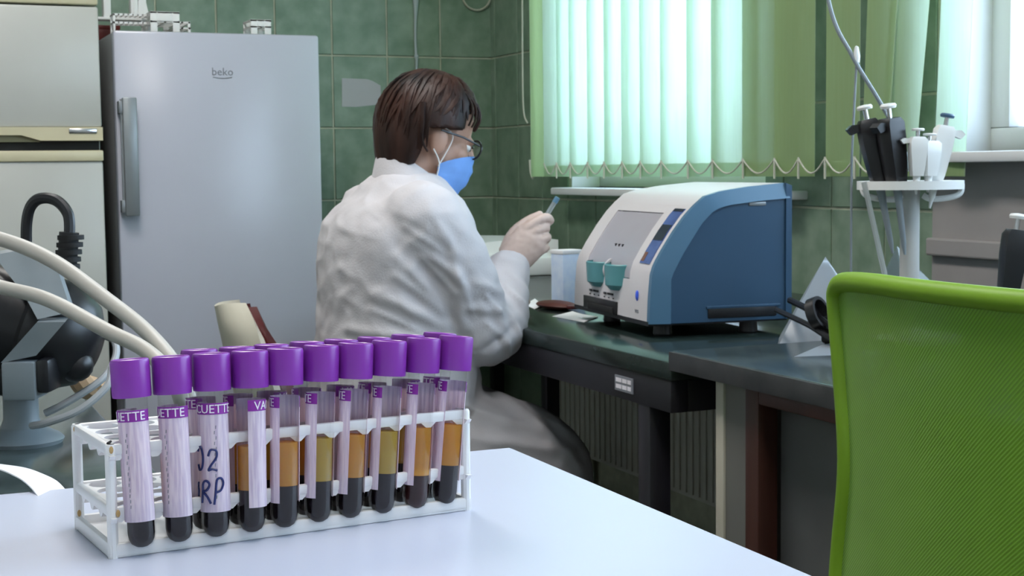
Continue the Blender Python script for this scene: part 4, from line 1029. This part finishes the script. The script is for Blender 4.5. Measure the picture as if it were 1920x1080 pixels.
def hair_pt(ph, th, lift):
    d = Vector((math.sin(th)*math.cos(ph), math.sin(th)*math.sin(ph), math.cos(th)))
    ax = .104 if d.x < 0 else .104
    r_ = 1/math.sqrt((d.x/ax)**2+(d.y/.096)**2+(d.z/(.112 if d.z > 0 else .15))**2)
    return Hc+HR @ (d*(r_+lift)+Vector((-.004, 0, 0)))
for k in range(170):
    ph = random.uniform(-PI, PI); az = abs(ph)
    tmax = 1.15 if az < 1.0 else (1.42 if az < 1.9 else 2.10)
    t0 = random.uniform(.1, .7); t1 = tmax+random.uniform(-.22, .12); sw = random.uniform(-.45, .30)
    pts = [hair_pt(ph+sw*q*q, t0+(t1-t0)*q, -.0015+random.uniform(.002, .006)*math.sin(PI*q)) for q in np.linspace(0, 1, 8)]
    lk.tube(pts, [.001, .004, .0055, .006, .006, .005, .004, .0012], 6, flat=.45)
for ph0, dz in ((-.45, 0), (-.6, .01), (-.3, .02), (-.75, .0), (-.9, -.01), (-.15, .01)):   # fringe strands by the near temple
    lk.tube(spline([hair_pt(ph0-.25, .7, .002), hair_pt(ph0, 1.0, .004), hair_pt(ph0+.02, 1.22, .003), hair_pt(ph0+.05, 1.42, -.006)]), .0038, 6, flat=.5)
lk.tube(spline([hair_pt(-2.1, 1.3, .0), hair_pt(-2.0, 1.7, .002), hair_pt(-1.92, 2.0, -.001), hair_pt(-1.72, 2.2, -.004)]), [float(x) for x in np.linspace(.012, .003, 25)], 8, flat=.6)
o = lk.build('lock', M['hair'], hair, 1.2)
o['kind'] = 'stuff'
# mask with ear loops
mg = []
for i in range(11):
    t = i/10; w_ = -.034-.105*t; row = []
    for j in range(17):
        az = math.radians(-78+156*j/16); u_ = abs(az)/math.radians(78)
        bulge = .116-.016*abs(t-.3)-.022*max(0, t-.55)*2
        edge = .070+.006*t
        ww = w_*(1-u_**2)+u_**2*(-.076-.038*t)
        r_ = bulge*(1-u_**1.6)+edge*u_**1.6+.0012*math.sin(t*25)
        row.append(hp_(r_*math.cos(az*.92)-.004, r_*math.sin(az*.92), ww))
    mg.append(row)
mk = MB().sheet(mg, .002).build('face_mask', M['mask'], P, 1.2)
for s in (-1, 1):
    lo, hi = mg[9][0 if s < 0 else 16], mg[1][0 if s < 0 else 16]
    MB().tube(spline([hi, hp_(.03, s*.074, -.018), hp_(.0, s*.082, -.005)]), .0013, 6).tube(spline([lo, hp_(.015, s*.078, -.075), hp_(-.006, s*.083, -.052)]), .0013, 6).build('ear_loop', M['white_matte'], mk)
# spectacles
gl_ = MB()
for s in (-1, 1):
    gl_.tube([hp_(.100-.022*abs(math.cos(a)*.5+.5*1)*.4, s*.034+.026*math.cos(a), -.024+.019*math.sin(a)) for a in [2*PI*k/20 for k in range(20)]], .0022, 6, closed=True)
    gl_.tube([hp_(.094, s*.061, -.016), hp_(.05, s*.078, -.012), hp_(.0, s*.081, -.012)], .0022, 6)
gl_.tube([hp_(.100, -.009, -.018), hp_(.106, 0, -.014), hp_(.100, .009, -.018)], .002, 6)
sp = gl_.build('glasses', M['black'], P)
for s in (-1, 1):
    MB().sphere(hp_(.096, s*.034, -.024), (.0012, .024, .017), 14, 8, HR).build('lens', M['glass'], sp)
# gloved hand holding the small tube
wr = WR[-1]
av = (.66*CR+.75*CU).normalized(); tv = (-.75*CR+.66*CU).normalized(); nv = -_F
def hp3(a, t, n_): return wr+av*a+tv*t+nv*n_
h = MB()
h.loft([[hp3(a, tc_+bb*math.cos(q), nc+cc*math.sin(q)) for q in [2*PI*k/20 for k in range(20)]] for a, tc_, bb, nc, cc in ((-.03, 0, .027, 0, .023), (0, 0, .028, 0, .021), (.02, .0, .036, -.004, .021), (.045, .0, .038, -.004, .020), (.07, .0, .036, -.005, .018), (.085, .001, .029, -.007, .014))])
def fing(pts, rad): h.tube(spline([hp3(*p) for p in pts], 4), [float(np.interp(t, np.linspace(0, 1, len(rad)), rad)) for t in np.linspace(0, 1, 4*(len(pts)-1)+1)], 12); h.sphere(hp3(*pts[-1]), rad[-1], 12, 8)
fing([(.06, .022, -.004), (.090, .018, -.003), (.120, .008, -.010), (.123, -.004, -.030), (.114, .002, -.044)], [.0115, .0112, .0100, .0092, .0078])
fing([(.06, .004, -.004), (.088, .003, -.002), (.106, -.006, -.018), (.096, -.008, -.040), (.080, -.002, -.046)], [.0115, .0112, .0102, .0094, .0080])
fing([(.06, -.014, -.004), (.080, -.016, -.004), (.093, -.022, -.020), (.083, -.022, -.041), (.068, -.016, -.047)], [.0110, .0108, .0098, .0090, .0076])
fing([(.05, -.028, -.006), (.066, -.030, -.008), (.076, -.034, -.022), (.068, -.033, -.040), (.056, -.027, -.045)], [.0100, .0096, .0086, .0078, .0068])
fing([(.012, .022, -.008), (.048, .034, -.016), (.084, .032, -.022), (.118, .020, -.028)], [.014, .0125, .0108, .0085])
glove = obj('glove', remesh(h, .0024, 3, M['glove'], 'glove', lambda p, n: .0006*noise.noise(p*110)), P)
lw = WR[1]; h = MB(); av2 = Vector((.9, -.25, .0)).normalized(); tv2 = Vector((.25, .9, 0)).normalized(); nv2 = Vector((0, 0, 1))
wr, av, tv, nv = lw, av2, -tv2, nv2
h.loft([[hp3(a, bb*math.cos(q), cc*math.sin(q)) for q in [2*PI*k/16 for k in range(16)]] for a, bb, cc in ((-.03, .027, .022), (0, .027, .020), (.03, .038, .017), (.07, .040, .015), (.085, .034, .012))])
for k, (t_, ln) in enumerate(((.028, .062), (.009, .07), (-.010, .066), (-.028, .052))):
    fing([(.065, t_, 0), (.085+ln*.35, t_, -.002), (.085+ln*.75, t_, -.016), (.085+ln, t_, -.032)], [.0105, .010, .009, .007])
fing([(.015, .028, -.004), (.05, .048, -.010), (.085, .050, -.020)], [.013, .0115, .009])
obj('glove', remesh(h, .003, 3, M['glove'], 'glove'), P)
wr = WR[-1]; av = (.66*CR+.75*CU).normalized(); tv = (-.75*CR+.66*CU).normalized(); nv = -_F
tdir = (.52*CR+.85*CU+.05*nv).normalized(); tc0 = hp3(.112, .006, -.034)
hv = empty('sample_tube', tc0-tdir*.012, 0, 'small clear tube with blue cap held between gloved finger and thumb', 'sample tube')
hv.rotation_mode = 'QUATERNION'; hv.rotation_quaternion = Vector((0, 0, 1)).rotation_difference(tdir)
MB().lathe([(0, 0), (.003, .001), (.0048, .005), (.005, .060)], 16).build('tube_wall', clear_mat('hazy_tube', (.9, .93, .93), .08, .1, (.6, .66, .68), .45), hv)
MB().lathe([(0, .058), (.0056, .058), (.0058, .060), (.0056, .070), (.0, .071)], 16).build('cap', mat('blue_grey_cap', (.10, .22, .32), .4), hv)
